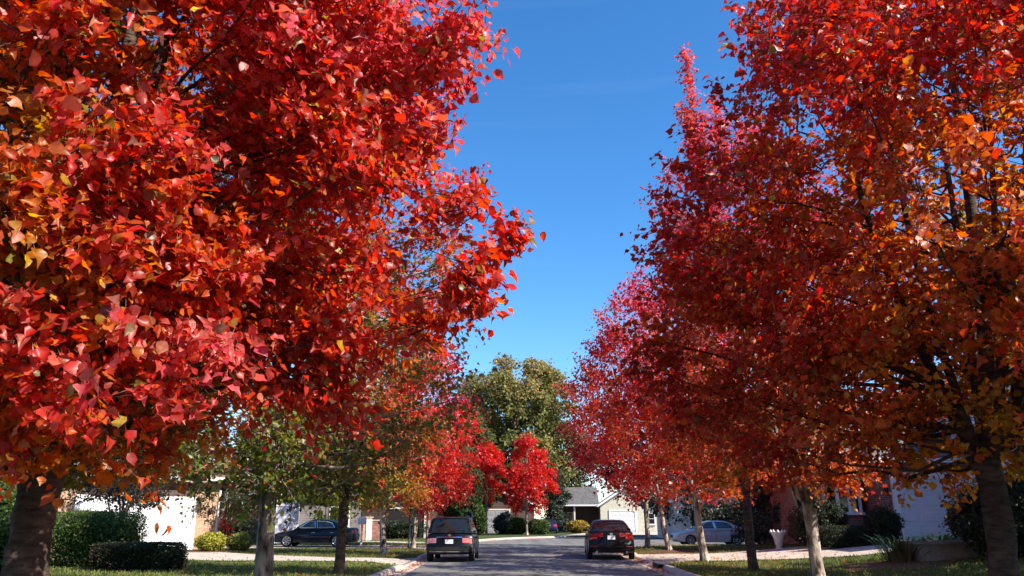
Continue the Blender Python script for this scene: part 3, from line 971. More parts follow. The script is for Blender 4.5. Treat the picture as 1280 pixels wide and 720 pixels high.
make_tree('conifer', 'bluish spruce standing behind the urn on the right lawn', (12.9, 39.5), 6.4, 1.6, 46, G_SPR, crown_base=.4, boughs=70, sprays=16, leaves=14, leaf=0.11, trunk_r=.12, fork=1.2, profile=CONE, bark='bark_dark', detail=2, twigs=False, lmat='leaf_green', leaders=2)
for i, (x, y, h, r, g, lab) in enumerate([
        (17.0, 46.3, 6.5, 2.4, G_DRK, 'low dark evergreen tree between the bluish spruce and the bay window house'),
        (14.6, 39.5, 6.0, 2.2, G_DRK, 'small dark tree behind the roof of the bay window house'),
        (18.5, 3.5, 14.0, 4.6, G_GRN, 'unseen tall green yard tree added to shade the nearest right tree'),  # added out of view to shade the near right crown
        (18.4, 17.4, 12.5, 3.3, G_GRN, 'unseen green yard tree added to shade the trunk by the white urn'),  # added out of view to keep one street tree in shade
        (-24, 52, 13, 5.5, G_DRK, 'dark evergreen mass of a tree behind the brick garage house'),
        (-16.5, 60, 11, 4.5, G_GRN, 'green tree behind the white portico'),
        (-10.5, 74, 11.5, 4.6, G_DRK, 'dark green tree over the dark far house'),
        (-30, 36, 12, 5.5, G_DRK, 'dark green tree at the left end of the brick garage house'),
        (16, 66, 10, 5.0, G_DRK, 'dark green tree behind the maroon corner tree'),
        (25, 62, 11, 5.5, G_GRN, 'green tree behind the silver sedan'),
        (24, 104, 13, 6.0, G_OLV, 'olive tree behind the cream gable garage'),
        (34, 48, 12, 5.5, G_DRK, 'dark green tree behind the white siding house')]):
    make_tree('garden_tree', lab, (x, y), h, r, 60 + i, g, crown_base=1.2, boughs=80, sprays=15, leaves=11, leaf=0.26, trunk_r=.2, fork=2, bark='bark_dark', **far)
make_tree('garden_tree', 'small almost black leafed tree in front of the white garage door', (-15.2, 31.0), 5.8, 2.2, 71, G_PUR, crown_base=1.9, boughs=85, sprays=13, leaves=13, leaf=0.10, trunk_r=.07, fork=1.6, bark='bark_dark', detail=2, leaders=5, gap=.2)
make_tree('garden_tree', 'burgundy tree at the corner of the brick garage house', (-16.2, 43.5), 5.6, 1.6, 72, G_BUR, crown_base=.5, boughs=50, sprays=13, leaves=12, leaf=0.12, trunk_r=.07, fork=1.0, bark='bark_dark', detail=2, leaders=5, twigs=False)
make_tree('garden_tree', 'little green tree with a leaning thin trunk beside the yellow shrub', (-14.6, 40.0), 4.3, 1.1, 73, G_GRN, crown_base=1.6, boughs=35, sprays=11, leaves=12, leaf=0.10, trunk_r=.06, fork=1.6, lean=(.5, 0), bark='bark_grey', detail=2, leaders=4)
make_tree('garden_tree', 'yellow green young tree behind the roof of the dark sedan', (-11.4, 50.0), 3.9, .8, 74, G_YEL, crown_base=.9, boughs=25, sprays=11, leaves=11, leaf=0.12, trunk_r=.05, fork=1.0, bark='bark_grey', detail=2, leaders=3, twigs=False)


_core = {}


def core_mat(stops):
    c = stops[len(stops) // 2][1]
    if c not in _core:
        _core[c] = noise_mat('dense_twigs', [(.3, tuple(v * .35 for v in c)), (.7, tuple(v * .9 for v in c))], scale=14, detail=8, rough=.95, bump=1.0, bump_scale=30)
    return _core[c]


def shrub(name, label, x, y, w, d, h, seed, stops, cat='shrub', group=None, boxy=0.0, n=3500, leaf=0.07, stems=7, loose=0.12, zoff=0.0):
    """leafy shrub: leaves through a rounded (or clipped, boxy) volume on a few woody stems"""
    rs = np.random.RandomState(seed)
    n = int(n * 1.5)
    leaf *= 1.12
    z0 = gz(x, y) + zoff
    root = empty(name, (x, y, z0 - 0.03), 0, label, cat, group)
    v = nrm(rs.randn(n, 3))
    p = 2 + boxy * 8
    e = (np.abs(v) ** p).sum(axis=1) ** (1 / p)
    v = v / e[:, None]
    u = 1.02 - np.abs(rs.randn(n)) * 0.12
    wob = 1 + loose * vnoise(v * 2.2, seed, 2.0) + loose * 0.4 * rs.randn(n)
    pos = v * (u * wob)[:, None] * np.array([w / 2, d / 2, h / 2]) + np.array([0, 0, h / 2 + 0.02])
    pos[:, 2] = np.maximum(pos[:, 2], 0.03)
    outw = nrm(v)
    axis = outw * 0.5 + rs.randn(n, 3) * 0.7 + np.array([0, 0, 0.3])
    norm = outw + rs.randn(n, 3) * 0.55 + np.array([0, 0, 0.4])
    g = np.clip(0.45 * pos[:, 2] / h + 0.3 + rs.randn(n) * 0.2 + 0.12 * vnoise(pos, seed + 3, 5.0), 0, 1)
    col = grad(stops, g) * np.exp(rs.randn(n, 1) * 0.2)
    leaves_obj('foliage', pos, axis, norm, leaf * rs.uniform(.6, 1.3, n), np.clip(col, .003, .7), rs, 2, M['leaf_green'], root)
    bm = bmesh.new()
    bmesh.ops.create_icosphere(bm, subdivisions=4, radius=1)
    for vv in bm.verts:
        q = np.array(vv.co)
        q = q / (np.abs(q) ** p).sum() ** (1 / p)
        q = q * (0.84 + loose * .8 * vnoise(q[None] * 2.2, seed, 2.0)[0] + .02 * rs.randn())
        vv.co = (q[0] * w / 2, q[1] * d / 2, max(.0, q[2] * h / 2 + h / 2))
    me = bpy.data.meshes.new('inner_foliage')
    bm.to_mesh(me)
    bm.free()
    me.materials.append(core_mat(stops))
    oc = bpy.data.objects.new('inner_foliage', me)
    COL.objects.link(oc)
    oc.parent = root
    a = rs.rand(stems) * 2 * PI
    e = np.column_stack([np.cos(a) * w * .3, np.sin(a) * d * .3, np.full(stems, h * .75)])
    s = np.linspace(0, 1, 5)[None, :, None]
    st = np.column_stack([np.cos(a) * .06, np.sin(a) * .06, np.zeros(stems)])
    P = st[:, None] * (1 - s) + e[:, None] * s ** 1.2
    V, F = tubes(P, np.tile(np.linspace(.018, .006, 5), (stems, 1)), 5)
    np_mesh('stem', V, F4=F, mat=M['bark_dark'], parent=root, smooth=True)
    return root


G_HDG = [(0, (.012, .028, .006)), (.5, (.035, .075, .012)), (1, (.10, .17, .03))]
G_HDK = [(0, (.006, .012, .005)), (.5, (.014, .026, .009)), (1, (.03, .05, .018))]
shrub('hedge', 'tall bright clipped hedge with a rounded top behind the low dark hedge', -13.6, 26.2, 2.9, 1.6, 1.68, 81, G_HDG, 'hedge', boxy=.35, n=11000, leaf=.06, loose=.05)
shrub('hedge', 'low dark boxy hedge in front of the white garage door', -11.2, 24.4, 2.55, 1.0, .78, 82, G_HDK, 'hedge', boxy=1.0, n=9000, leaf=.05, loose=.025)
shrub('shrub', 'loose green shrub behind the thick dark trunk', -13.9, 21.6, 2.6, 2.0, 2.3, 83, G_HDG, n=5000, loose=.25, leaf=.09)
shrub('shrub', 'larger lemon yellow shrub at the brick pier of the garage', -14.0, 37.6, 1.3, 1.1, .85, 84, G_YEL, n=2600, leaf=.07)
shrub('shrub', 'smaller yellow green shrub on the driveway edge beside the lemon one', -13.0, 38.6, 1.1, 1.0, .8, 85, [(0, (.06, .09, .015)), (1, (.30, .32, .06))], n=2200, leaf=.07)
shrub('shrub', 'round green bush left of the thin white trunk at the street bend', .55, 77.5, 2.0, 1.6, 1.5, 86, G_HDG, n=2500, leaf=.13)
shrub('shrub', 'round green bush right of the thin white trunk at the street bend', 2.5, 77.0, 2.1, 1.6, 1.35, 87, G_HDG, n=2500, leaf=.13)
shrub('shrub', 'upright ragged green bush behind the bumper of the boxy black SUV', -3.0, 74.0, 1.1, 1.0, 2.6, 88, G_HDG, n=2200, leaf=.15, loose=.25)
shrub('shrub', 'grey green shrub sprawling against the dim wall at the street bend', -.6, 79.4, 2.2, 1.6, 1.9, 89, G_SPR, n=2200, leaf=.15, loose=.25)
shrub('shrub', 'golden yellow shrub in front of the far shaded porch', 7.0, 84.5, 2.2, 1.4, 1.25, 90, [(0, (.12, .09, .02)), (1, (.5, .34, .06))], n=2500, leaf=.14)
shrub('hedge', 'black green clipped hedge below the bay window', 13.3, 31.3, 2.6, 1.0, .75, 91, G_HDK, 'hedge', boxy=.8, n=6000, leaf=.05, loose=.04)
shrub('shrub', 'dark tall shrub under the bay window', 12.6, 32.8, 2.0, 1.2, 1.9, 92, G_HDK, n=4500, leaf=.07, loose=.2)
shrub('shrub', 'rusty twiggy shrub between the urn and the clipped hedge', 12.75, 35.0, 1.6, 1.2, 1.5, 93, [(0, (.03, .015, .01)), (1, (.13, .045, .03))], n=1800, leaf=.06, loose=.3, stems=18)
shrub('shrub', 'dark rounded shrub at the brick edge of the garage', 14.35, 31.0, 1.3, 1.0, 1.35, 94, G_HDK, n=3000, leaf=.06, loose=.15)
shrub('shrub', 'spiky dark evergreen bush standing before the white garage panels', 15.9, 27.6, 1.5, 1.3, 1.45, 95, G_HDK, n=3500, leaf=.10, loose=.22)
shrub('shrub', 'dark shrub mass right of the thick forked trunk', 13.9, 22.0, 3.4, 2.0, 2.1, 96, G_HDK, n=6500, leaf=.08, loose=.22)
shrub('shrub', 'wide shadowed shrub far behind the urn on the right lawn', 14.6, 42.5, 3.4, 2.0, 2.3, 97, G_HDK, n=5000, leaf=.10, loose=.2)
shrub('shrub', 'dark shrub bank beyond the silver sedan', 18.5, 57, 9, 3, 2.6, 98, G_HDK, n=7000, leaf=.16, loose=.2)
shrub('shrub', 'dark shrub bank along the dark far house', -9.5, 60.5, 5.5, 1.5, 1.2, 99, G_HDK, n=4500, leaf=.12, loose=.2)
shrub('shrub', 'dark shrubs beside the white portico', -17.5, 47.5, 4.5, 2.5, 2.4, 100, G_HDK, n=5000, leaf=.11, loose=.2)


def strap_plant(label, x, y, r, h, seed, n=160):
    rs = np.random.RandomState(seed)
    root = empty('lily_plant', (x, y, gz(x, y)), 0, label, 'plant')
    a = rs.rand(n) * 2 * PI
    le = h * rs.uniform(.6, 1.25, n)
    k = 6
    s = np.linspace(0, 1, k)
    ou = np.column_stack([np.cos(a), np.sin(a), 0 * a])
    b = np.column_stack([np.cos(a), np.sin(a)]) * (rs.rand(n, 1) ** .5) * r * .55
    re = rs.uniform(.35, 1.0, n) * r
    P = np.zeros((n, k, 3))
    P[:, :, 0] = b[:, 0:1] + ou[:, 0:1] * re[:, None] * s ** 1.3
    P[:, :, 1] = b[:, 1:2] + ou[:, 1:2] * re[:, None] * s ** 1.3
    P[:, :, 2] = le[:, None] * (1.5 * s - .75 * s ** 2.4)
    sd = np.column_stack([-np.sin(a), np.cos(a), 0 * a])
    w = .022 * (1 - s ** 2) + .002
    V = np.stack([P + sd[:, None] * w[None, :, None], P - sd[:, None] * w[None, :, None]], axis=2).reshape(-1, 3)
    i = np.arange(n)[:, None] * k * 2 + np.arange(k - 1)[None] * 2
    F = np.stack([i, i + 1, i + 3, i + 2], axis=-1).reshape(-1, 4)
    col = np.repeat(grad(G_HDG, rs.rand(n) * .6), k * 2, axis=0)
    np_mesh('strap_leaves', V, F4=F, mat=M['leaf_green'], parent=root, tint=col)


strap_plant('arching dark strap leaved plant left of the stone planter', 11.35, 23.6, 1.0, .85, 111)
strap_plant('small strap leaved plant growing at the garage side of the stone planter', 13.0, 24.6, .8, .7, 112)

# ---- lawn grass and fallen leaves (nobody could count them)
rs = np.random.RandomState(3)
n = 150000
D_ = 15 + 45 * rs.rand(n) ** 1.6
X_ = (rs.rand(n) * 2 - 1) * D_ * 0.68
P = np.column_stack([X_, D_])
dr = [np.array(v) for v in DRIVES.values()]
inner = np.concatenate([LEFT_EDGE + np.array([-.12, 0]), RIGHT_EDGE + np.array([.12, 0])])
ok = ~in_poly(P, inner)
for q in dr: ok &= ~in_poly(P, q)
ok &= ~((P[:, 1] > 48) & (P[:, 0] > 2))
P = P[ok]
n = len(P)
pos = np.column_stack([P, ground_z(P[:, 0], P[:, 1])])
ax = np.column_stack([rs.randn(n) * .5, rs.randn(n) * .5, np.ones(n)])
nm = np.column_stack([rs.randn(n), rs.randn(n), np.zeros(n)])
g = np.clip(.5 + .3 * vnoise(pos, 9, .7) + .2 * rs.randn(n), 0, 1)
col = grad([(0, (.040, .075, .011)), (.5, (.11, .19, .028)), (.8, (.19, .26, .05)), (1, (.30, .27, .09))], g)
o = leaves_obj('grass', pos, ax, nm, rs.uniform(.05, .11, n), col, rs, 2, M['blade'], width=.35)
tag(o, 'short green lawn grass with a few dry patches', 'grass', kind='stuff')

n = 42000
P = np.column_stack([(rs.rand(n) * 2 - 1) * 22, 16 + 50 * rs.rand(n) ** 1.4])
tr = np.array([(-4.5, 14), (-4.7, 22), (-5.5, 35), (-5, 44), (6.7, 18), (7.1, 24), (7, 29.5), (7.4, 38), (7.2, 44)])
dd = np.min(np.linalg.norm(P[:, None] - tr[None], axis=2), axis=1)
ok = (rs.rand(n) < np.exp(-(dd / 3.6) ** 2) + .05) & (~in_poly(P, ROAD * np.array([.86, 1])) | (rs.rand(n) < .05))
P = P[ok]
n = len(P)
zz = np.where(in_poly(P, inner), 0.012, ground_z(P[:, 0], P[:, 1]) + .035)
pos = np.column_stack([P, zz])
kl = []
for E, sg in ((LEFT_EDGE, 1), (RIGHT_EDGE, -1)):
    q = E[(E[:, 1] > 15) & (E[:, 1] < 72) & (E[:, 0] < 16)]
    for a, b in zip(q[:-1], q[1:]):
        c_ = max(1, int(np.linalg.norm(b - a) * 34))
        t_ = rs.rand(c_, 1)
        kl.append(a + (b - a) * t_ + np.column_stack([sg * (.14 + np.abs(rs.randn(c_)) * .22), rs.randn(c_) * .05]))
kl = np.concatenate(kl)
kl = kl[vnoise(np.column_stack([kl, kl[:, 0] * 0]), 77, 1.3) + rs.randn(len(kl)) * .4 > .1]
P = np.concatenate([P, kl])
zz = np.concatenate([zz, np.full(len(kl), .018)])
n = len(P)
pos = np.column_stack([P, zz])
an = rs.rand(n) * 6.28
col = grad([(0, (.20, .09, .035)), (.4, (.40, .14, .04)), (.7, (.48, .06, .035)), (1, (.52, .30, .08))], rs.rand(n))
o = leaves_obj('fallen_leaves', pos, np.column_stack([np.cos(an), np.sin(an), rs.randn(n) * .12]), np.column_stack([rs.randn(n) * .2, rs.randn(n) * .2, np.ones(n)]),
               rs.uniform(.06, .11, n), col, rs, 2, M['leaf'])
tag(o, 'fallen red and brown leaves under the street trees', 'fallen leaves', kind='stuff')
mulch_disc(7.3, 37.4, 1.8, 5)
mulch_disc(6.9, 33.0 + 3.6, 1.2, 6)
mulch_disc(-14.2, 38.6, 2.4, 7)
mulch_disc(11.0, 23.2, 1.6, 8)


# ------------------------------------------------------------------ cars
def interp_profile(pts, z):
    """y of a profile given as (y,z) with z rising"""
    zs = [p[1] for p in pts]
    ys = [p[0] for p in pts]
    return float(np.interp(z, zs, ys))


def make_car(name, label, loc, rz, s, paint, group=None, cat='car'):
    root = empty(name, loc, rz, label, cat, group)
    W = s['W'] / 2
    fr = [-1, -.985, -.93, -.8, -.45, 0, .45, .8, .93, .985, 1]
    top = s['top']            # (y,z) from front bumper bottom over the bonnet to rear bumper bottom
    fy, ry, wr, ar, zb = s['fy'], s['ry'], s['wr'], s['ar'], s['zb']

    def arch(yc):
        a0 = math.asin(min(1, max(-1, (zb - wr) / ar)))
        return [(yc + ar * math.cos(t), wr + ar * math.sin(t)) for t in np.linspace(PI - a0, a0, 11)][::1]
    bottom = [(p[0], p[1]) for p in arch(ry)] + [(p[0], p[1]) for p in arch(fy)]
    poly = list(top) + bottom      # top runs front->rear, arches run rear->front
    ymax = max(p[0] for p in top)

    def lower(y, z, f):
        a = abs(f)
        k = max(0, (abs(y) / ymax - .55) / .45)
        yy = y * (1 - .075 * k * a ** 2.4)
        zz = z - (0.045 * a ** 6 if z > .55 else 0)
        zz = zz + (0.02 * a ** 8 if z < .3 else 0)
        bulge = 1 - .05 * ((z - .55) / .5) ** 2 if z > .55 else 1 - .04 * ((.55 - z) / .4) ** 2
        return (f * W * bulge * (1 - .05 * k * a), yy, zz)
    mb = MB()
    n = len(poly)
    V, F = [], []
    for f in fr:
        V += [lower(y, z, f) for y, z in poly]
    for j in range(len(fr) - 1):
        for i in range(n):
            i2 = (i + 1) % n
            F.append((j * n + i, j * n + i2, (j + 1) * n + i2, (j + 1) * n + i))
    mb.add(V, F, True)
    mb.add([lower(y, z, -1) for y, z in poly], [list(range(n))])
    mb.add([lower(y, z, 1) for y, z in poly], [list(range(n - 1, -1, -1))])
    # cabin shell
    cab = s['cabin']               # (y,z) front base, ..., roof ..., rear base
    z0, z1 = min(p[1] for p in cab), max(p[1] for p in cab)
    wb, wt = s['wb'], s['wt']

    def cabin(y, z, f, o=0.0):
        a = abs(f)
        hw = (wb + (wt - wb) * (z - z0) / (z1 - z0))
        zz = z - .03 * a ** 5 if z > z1 - .12 else z
        k = .10 * a ** 2.2
        return (f * (hw + o), y * (1 - k * .35) - (0), zz)
    m = len(cab)
    V, F = [], []
    for f in fr:
        V += [cabin(y, z, f) for y, z in cab]
    for j in range(len(fr) - 1):
        for i in range(m - 1):
            F.append((j * m + i, j * m + i + 1, (j + 1) * m + i + 1, (j + 1) * m + i))
    mb.add(V, F, True)
    mb.add([cabin(y, z, -1) for y, z in cab], [list(range(m))])
    mb.add([cabin(y, z, 1) for y, z in cab], [list(range(m - 1, -1, -1))])
    mb.build('body', paint, root)

    def panel(name, mat, fun, pts_rows, off, parent=root, thick=.02):
        """pts_rows: grid of (a, b) evaluated by fun -> point, normal offset direction given by off vector"""
        rows = [[Vector(fun(*p)) + Vector(off) for p in r] for r in pts_rows]
        q = MB()
        nr, nc = len(rows), len(rows[0])
        v = [p for r in rows for p in r]
        inn = [p - Vector(off).normalized() * thick for p in v]
        f = []
        for i in range(nr - 1):
            for j in range(nc - 1):
                f.append((i * nc + j, i * nc + j + 1, (i + 1) * nc + j + 1, (i + 1) * nc + j))
        q.add(v, f, True)
        b = nr * nc
        ring = [j for j in range(nc)] + [i * nc + nc - 1 for i in range(1, nr)] + [(nr - 1) * nc + j for j in range(nc - 2, -1, -1)] + [i * nc for i in range(nr - 2, 0, -1)]
        q.add(v + inn, [(ring[i], ring[(i + 1) % len(ring)], ring[(i + 1) % len(ring)] + b, ring[i] + b) for i in range(len(ring))])
        return q.build(name, mat, parent)

    rear_low = sorted([p for p in top if p[0] < -.55 * ymax], key=lambda p: p[1])
    front_low = sorted([p for p in top if p[0] > .75 * ymax], key=lambda p: p[1])
    rear_cab = sorted(cab[s['ri']:], key=lambda p: p[1])
    front_cab = sorted(cab[:s['fi'] + 1], key=lambda p: p[1])
    grid = lambda f0, f1, za, zc, nx=7, nz=4: [[(f0 + (f1 - f0) * j / (nx - 1), za + (zc - za) * i / (nz - 1)) for j in range(nx)] for i in range(nz)]
    rl = lambda f, z: lower(interp_profile(rear_low, z), z, f)
    fl = lambda f, z: lower(interp_profile(front_low, z), z, f)
    rc = lambda f, z: cabin(interp_profile(rear_cab, z), z, f)
    fc = lambda f, z: cabin(interp_profile(front_cab, z), z, f)
    ofR, ofF = (0, -.012, .004), (0, .012, .004)
    d = z1 - z0
    panel('rear_window', M['car_glass'], rc, grid(-s.get('rwf', .84), s.get('rwf', .84), z0 + d * s.get('rw0', .10), z0 + d * s.get('rw1', .80)), ofR)
    panel('windscreen', M['car_glass_clear'], fc, grid(-.88, .88, z0 + d * .08, z0 + d * .88), ofF)
    for sd in (-1, 1):
        for w in s['side']:
            q = MB()
            pts = [Vector(cabin(y, z, sd, .006)) for y, z in w]
            q.add(pts, [list(range(len(pts)))])
            ins = [p - Vector((sd * .01, 0, 0)) for p in pts]
            q.add(pts + ins, [(i, (i + 1) % len(pts), (i + 1) % len(pts) + len(pts), i + len(pts)) for i in range(len(pts))])
            tq = MB()
            if s.get('window_trim'):
                for i in range(len(pts)):
                    a_, b_ = pts[i], pts[(i + 1) % len(pts)]
                    dd = (b_ - a_).normalized() * .012
                    up = Vector((0, -(b_ - a_).z, (b_ - a_).y)).normalized() * .016
                    o_ = Vector((sd * .006, 0, 0))
                    q2 = MB()
                    q2.hexa([a_ - dd - up - o_, b_ + dd - up - o_, b_ + dd + up - o_, a_ - dd + up - o_, a_ - dd - up + o_, b_ + dd - up + o_, b_ + dd + up + o_, a_ - dd + up + o_])
                    tq.add(q2.v, q2.f)
            sw_ = q.build('side_window', M[s.get('side_glass', 'car_glass_clear')], root)
            if tq.v:
                tq.build('window_trim', M['chrome'], sw_)
    for za, zc, f0, f1, mat in s['tail']:
        for sd in (-1, 1):
            panel('tail_light', M[mat], rl, grid(sd * f0, sd * f1, za, zc), ofR)
    for za, zc, f0, f1 in s['head']:
        for sd in (-1, 1):
            panel('headlight', M['clear_lens'], fl, grid(sd * f0, sd * f1, za, zc), ofF)
    panel('grille', M['trim_black'], fl, grid(-.4, .4, .45, .62), ofF)
    pz = s['plate']
    pl = panel('licence_plate', M['plate'], rl, grid(-.155 / W, .155 / W, pz - .075, pz + .075, 3, 3), (0, -.02, .004))
    for za, zc, f0, f1, nm, mat in s.get('strips', ()):
        panel(nm, M[mat], rl, grid(f0, f1, za, zc, 11, 3), (0, -.018, .004))
    # small oval maker badge above the plate
    by = rl(0, s['badge'])[1] - .016
    mb = MB()
    k = 14
    V = [(.065 * math.cos(2 * PI * i / k), by, s['badge'] + .045 * math.sin(2 * PI * i / k)) for i in range(k)]
    V += [(x, y + .02, z) for x, y, z in V]
    mb.add(V, [list(range(k)), list(range(2 * k - 1, k - 1, -1))] + [(i, (i + 1) % k, (i + 1) % k + k, i + k) for i in range(k)])
    mb.build('badge', M['chrome'], root)
    # wheels
    for yc in (fy, ry):
        for sd in (-1, 1):
            xo = sd * (W - .115)
            t = MB()
            tw_ = .105
            t.lathe([(wr * .66, -tw_), (wr * .93, -tw_), (wr, -tw_ * .6), (wr, tw_ * .6), (wr * .93, tw_), (wr * .66, tw_), (wr * .64, tw_ * .4), (wr * .64, -tw_ * .4), (wr * .66, -tw_)], 28, (xo, yc, wr), 'x', caps=False)
            ty = t.build('tyre', M['rubber'], root)
            rm = MB()
            xs = xo + sd * tw_ * .9
            rm.lathe([(wr * .69, -.02), (wr * .69, .012), (wr * .60, .012), (wr * .60, -.02), (wr * .69, -.02)], 24, (xs, yc, wr), 'x', caps=False)
            rm.lathe([(wr * .16, -.02), (wr * .16, .016)], 12, (xs, yc, wr), 'x')
            ns = s.get('spokes', 5)
            for i in range(ns):
                a = 2 * PI * i / ns + .3
                ca, sa = math.cos(a), math.sin(a)
                def sp(r_, t_): return (yc + r_ * ca - t_ * sa, wr + r_ * sa + t_ * ca)
                q = [sp(wr * .10, -.035), sp(wr * .62, -.028), sp(wr * .62, .028), sp(wr * .10, .035)]
                rm.hexa([(xs - .018, y, z) for y, z in q] + [(xs + .012 * 1.0, y, z) for y, z in q])
            rm.build('rim', M['alloy'], ty)
            hb = MB()
            hb.lathe([(wr * .64, -.01), (wr * .64, 0.0)], 20, (xs - sd * .06, yc, wr), 'x')
            hb.build('brake_disc', M['trim_black'], ty)
    # mirrors, handles, sills
    for sd in (-1, 1):
        mm = MB()
        y0 = cab[0][0] - .32
        x0 = wb + .0
        mm.hexa([(sd * x0, y0, z0 + .04), (sd * (x0 + .2), y0 - .05, z0 + .03), (sd * (x0 + .2), y0 + .06, z0 + .03), (sd * x0, y0 + .1, z0 + .04),
                 (sd * x0, y0, z0 + .14), (sd * (x0 + .19), y0 - .05, z0 + .17), (sd * (x0 + .19), y0 + .05, z0 + .16), (sd * x0, y0 + .09, z0 + .14)])
        mm.build('wing_mirror', paint, root, bevel=.012)
        for hy in s['handles']:
            hm = MB()
            xx = lower(hy, z0 - .14, sd)[0]
            hm.box(min(xx - sd * .02, xx + sd * .022), max(xx - sd * .02, xx + sd * .022), hy - .09, hy + .09, z0 - .17, z0 - .135)
            hm.build('door_handle', M[s.get('handle_mat', 'trim_black')], root, bevel=.006)
    under = MB()
    under.box(-W * .86, W * .86, ry - .3, fy + .3, zb + .03, zb + .22)
    under.build('underbody', M['trim_black'], root)
    for sd in (-1, 1):
        for yj in s['doors']:
            g = MB()
            xs_ = [lower(yj, z, sd)[0] for z in np.linspace(zb + .12, z0 - .03, 6)]
            zz = np.linspace(zb + .12, z0 - .03, 6)
            for a in range(5):
                g.hexa([(xs_[a] + sd * .0025, yj - .006, zz[a]), (xs_[a] + sd * .0025, yj + .006, zz[a]), (xs_[a] - sd * .01, yj + .006, zz[a]), (xs_[a] - sd * .01, yj - .006, zz[a]),
                        (xs_[a + 1] + sd * .0025, yj - .006, zz[a + 1]), (xs_[a + 1] + sd * .0025, yj + .006, zz[a + 1]), (xs_[a + 1] - sd * .01, yj + .006, zz[a + 1]), (xs_[a + 1] - sd * .01, yj - .006, zz[a + 1])])
            g.build('door_seam', M['trim_black'], root)
    if s.get('rails'):
        for sd in (-1, 1):
            g = MB()
            y0, y1 = s['rails']
            g.box(sd * (wt - .10) - .018, sd * (wt - .10) + .018, y0, y1, z1 + .0, z1 + .045)
            g.build('roof_rail', M['trim_black'], root, bevel=.01)
    if s.get('wiper'):
        g = MB()
        zw = z0 + d * .16
        p0, p1 = Vector(rc(0.05, zw)) + Vector((0, -.03, .01)), Vector(rc(.5, zw + .05)) + Vector((0, -.03, .01))
        g.hexa([p0 + Vector(v) for v in ((0, 0, -.01), (0, .02, -.01), (0, .02, .01), (0, 0, .01))] + [p1 + Vector(v) for v in ((0, 0, -.01), (0, .02, -.01), (0, .02, .01), (0, 0, .01))])
        g.build('wiper', M['trim_black'], root)
    for sd, mt in s.get('pipes', ()):
        g = MB()
        yb = interp_profile(rear_low, .33) + .05
        V = []
        k = 12
        for (r_, y_) in ((.045, yb), (.045, yb - .1), (.036, yb - .1), (.036, yb - .02)):
            V += [(sd * W * .62 + r_ * math.cos(2 * PI * i / k), y_, .30 + r_ * math.sin(2 * PI * i / k)) for i in range(k)]
        g.add(V, [(a * k + i, a * k + (i + 1) % k, (a + 1) * k + (i + 1) % k, (a + 1) * k + i) for a in range(3) for i in range(k)] + [[3 * k + i for i in range(k)]], True)
        g.build('exhaust_pipe', M[mt], root)
    return root


SUV = dict(W=1.86, top=[(2.20, .26), (2.27, .40), (2.28, .60), (2.22, .86), (2.05, .95), (1.15, 1.03), (-2.10, 1.06), (-2.20, 1.0), (-2.24, .85), (-2.26, .62), (-2.30, .58), (-2.30, .40), (-2.22, .28)],
           fy=1.38, ry=-1.33, wr=.36, ar=.42, zb=.26, cabin=[(1.15, 1.02), (.85, 1.24), (.42, 1.56), (.25, 1.62), (-.4, 1.665), (-1.5, 1.65), (-1.92, 1.61), (-2.02, 1.45), (-2.14, 1.05)], fi=3, ri=6,
           wb=.86, wt=.69, rw0=.08, rw1=.84, rwf=.86,
           side=[[(.78, 1.1), (.32, 1.53), (-.12, 1.57), (-.12, 1.1)], [(-.22, 1.1), (-.22, 1.57), (-.98, 1.57), (-1.1, 1.1)], [(-1.2, 1.12), (-1.08, 1.56), (-1.7, 1.54), (-1.85, 1.14)]],
           tail=[(.70, .88, .56, .985, 'pink_lens')], head=[(.66, .84, .55, .97)], plate=.75, badge=.985, strips=[(.895, .925, -.55, .55, 'tailgate_trim', 'chrome'), (.37, .40, -.86, .86, 'bumper_trim', 'chrome'), (.42, .56, -.9, .9, 'bumper', 'trim_black')],
           handles=(.0, -.95), doors=(.95, -.17, -1.14), rails=(-1.5, .1), side_glass='car_glass', wiper=True, spokes=5)
make_car('parked_suv', 'boxy black SUV seen from behind with pinkish square tail lights and a white plate', (-2.36, 33.1, 0.0), R(-1.0), SUV, M['black_paint'], cat='SUV')

XOV = dict(W=1.94, top=[(2.30, .26), (2.38, .42), (2.36, .66), (2.25, .84), (1.9, .95), (1.15, 1.03), (-1.6, 1.08), (-2.22, 1.10), (-2.36, 1.05), (-2.33, .85), (-2.38, .66), (-2.43, .60), (-2.42, .40), (-2.3, .27)],
           fy=1.48, ry=-1.42, wr=.375, ar=.43, zb=.26, cabin=[(1.2, 1.02), (.8, 1.24), (.35, 1.48), (.1, 1.53), (-.4, 1.555), (-1.0, 1.51), (-1.5, 1.40), (-1.95, 1.23), (-2.2, 1.08)], fi=3, ri=4,
           wb=.86, wt=.62, rw0=.16, rw1=.80, rwf=.83,
           side=[[(.75, 1.11), (.28, 1.41), (-.1, 1.47), (-.1, 1.11)], [(-.2, 1.12), (-.2, 1.48), (-.85, 1.44), (-1.05, 1.12)], [(-1.15, 1.13), (-.97, 1.41), (-1.35, 1.34), (-1.72, 1.16)]],
           tail=[(.88, 1.03, .36, .985, 'red_lens'), (.80, .88, .62, .985, 'red_lens')], head=[(.68, .82, .5, .97)], plate=.86, badge=1.0,
           strips=[(.30, .44, -.82, .82, 'diffuser', 'trim_black'), (.50, .53, -.9, -.6, 'reflector', 'red_lens'), (.50, .53, .6, .9, 'reflector', 'red_lens')], handles=(.02, -.9), doors=(.95, -.15, -1.08), pipes=((-1, 'chrome'), (1, 'chrome')), spokes=10)
make_car('parked_crossover', 'black coupe backed crossover seen from behind with long red tail lights', (4.15, 34.9, 0.0), R(-3.5), XOV, M['black_paint'], cat='car')

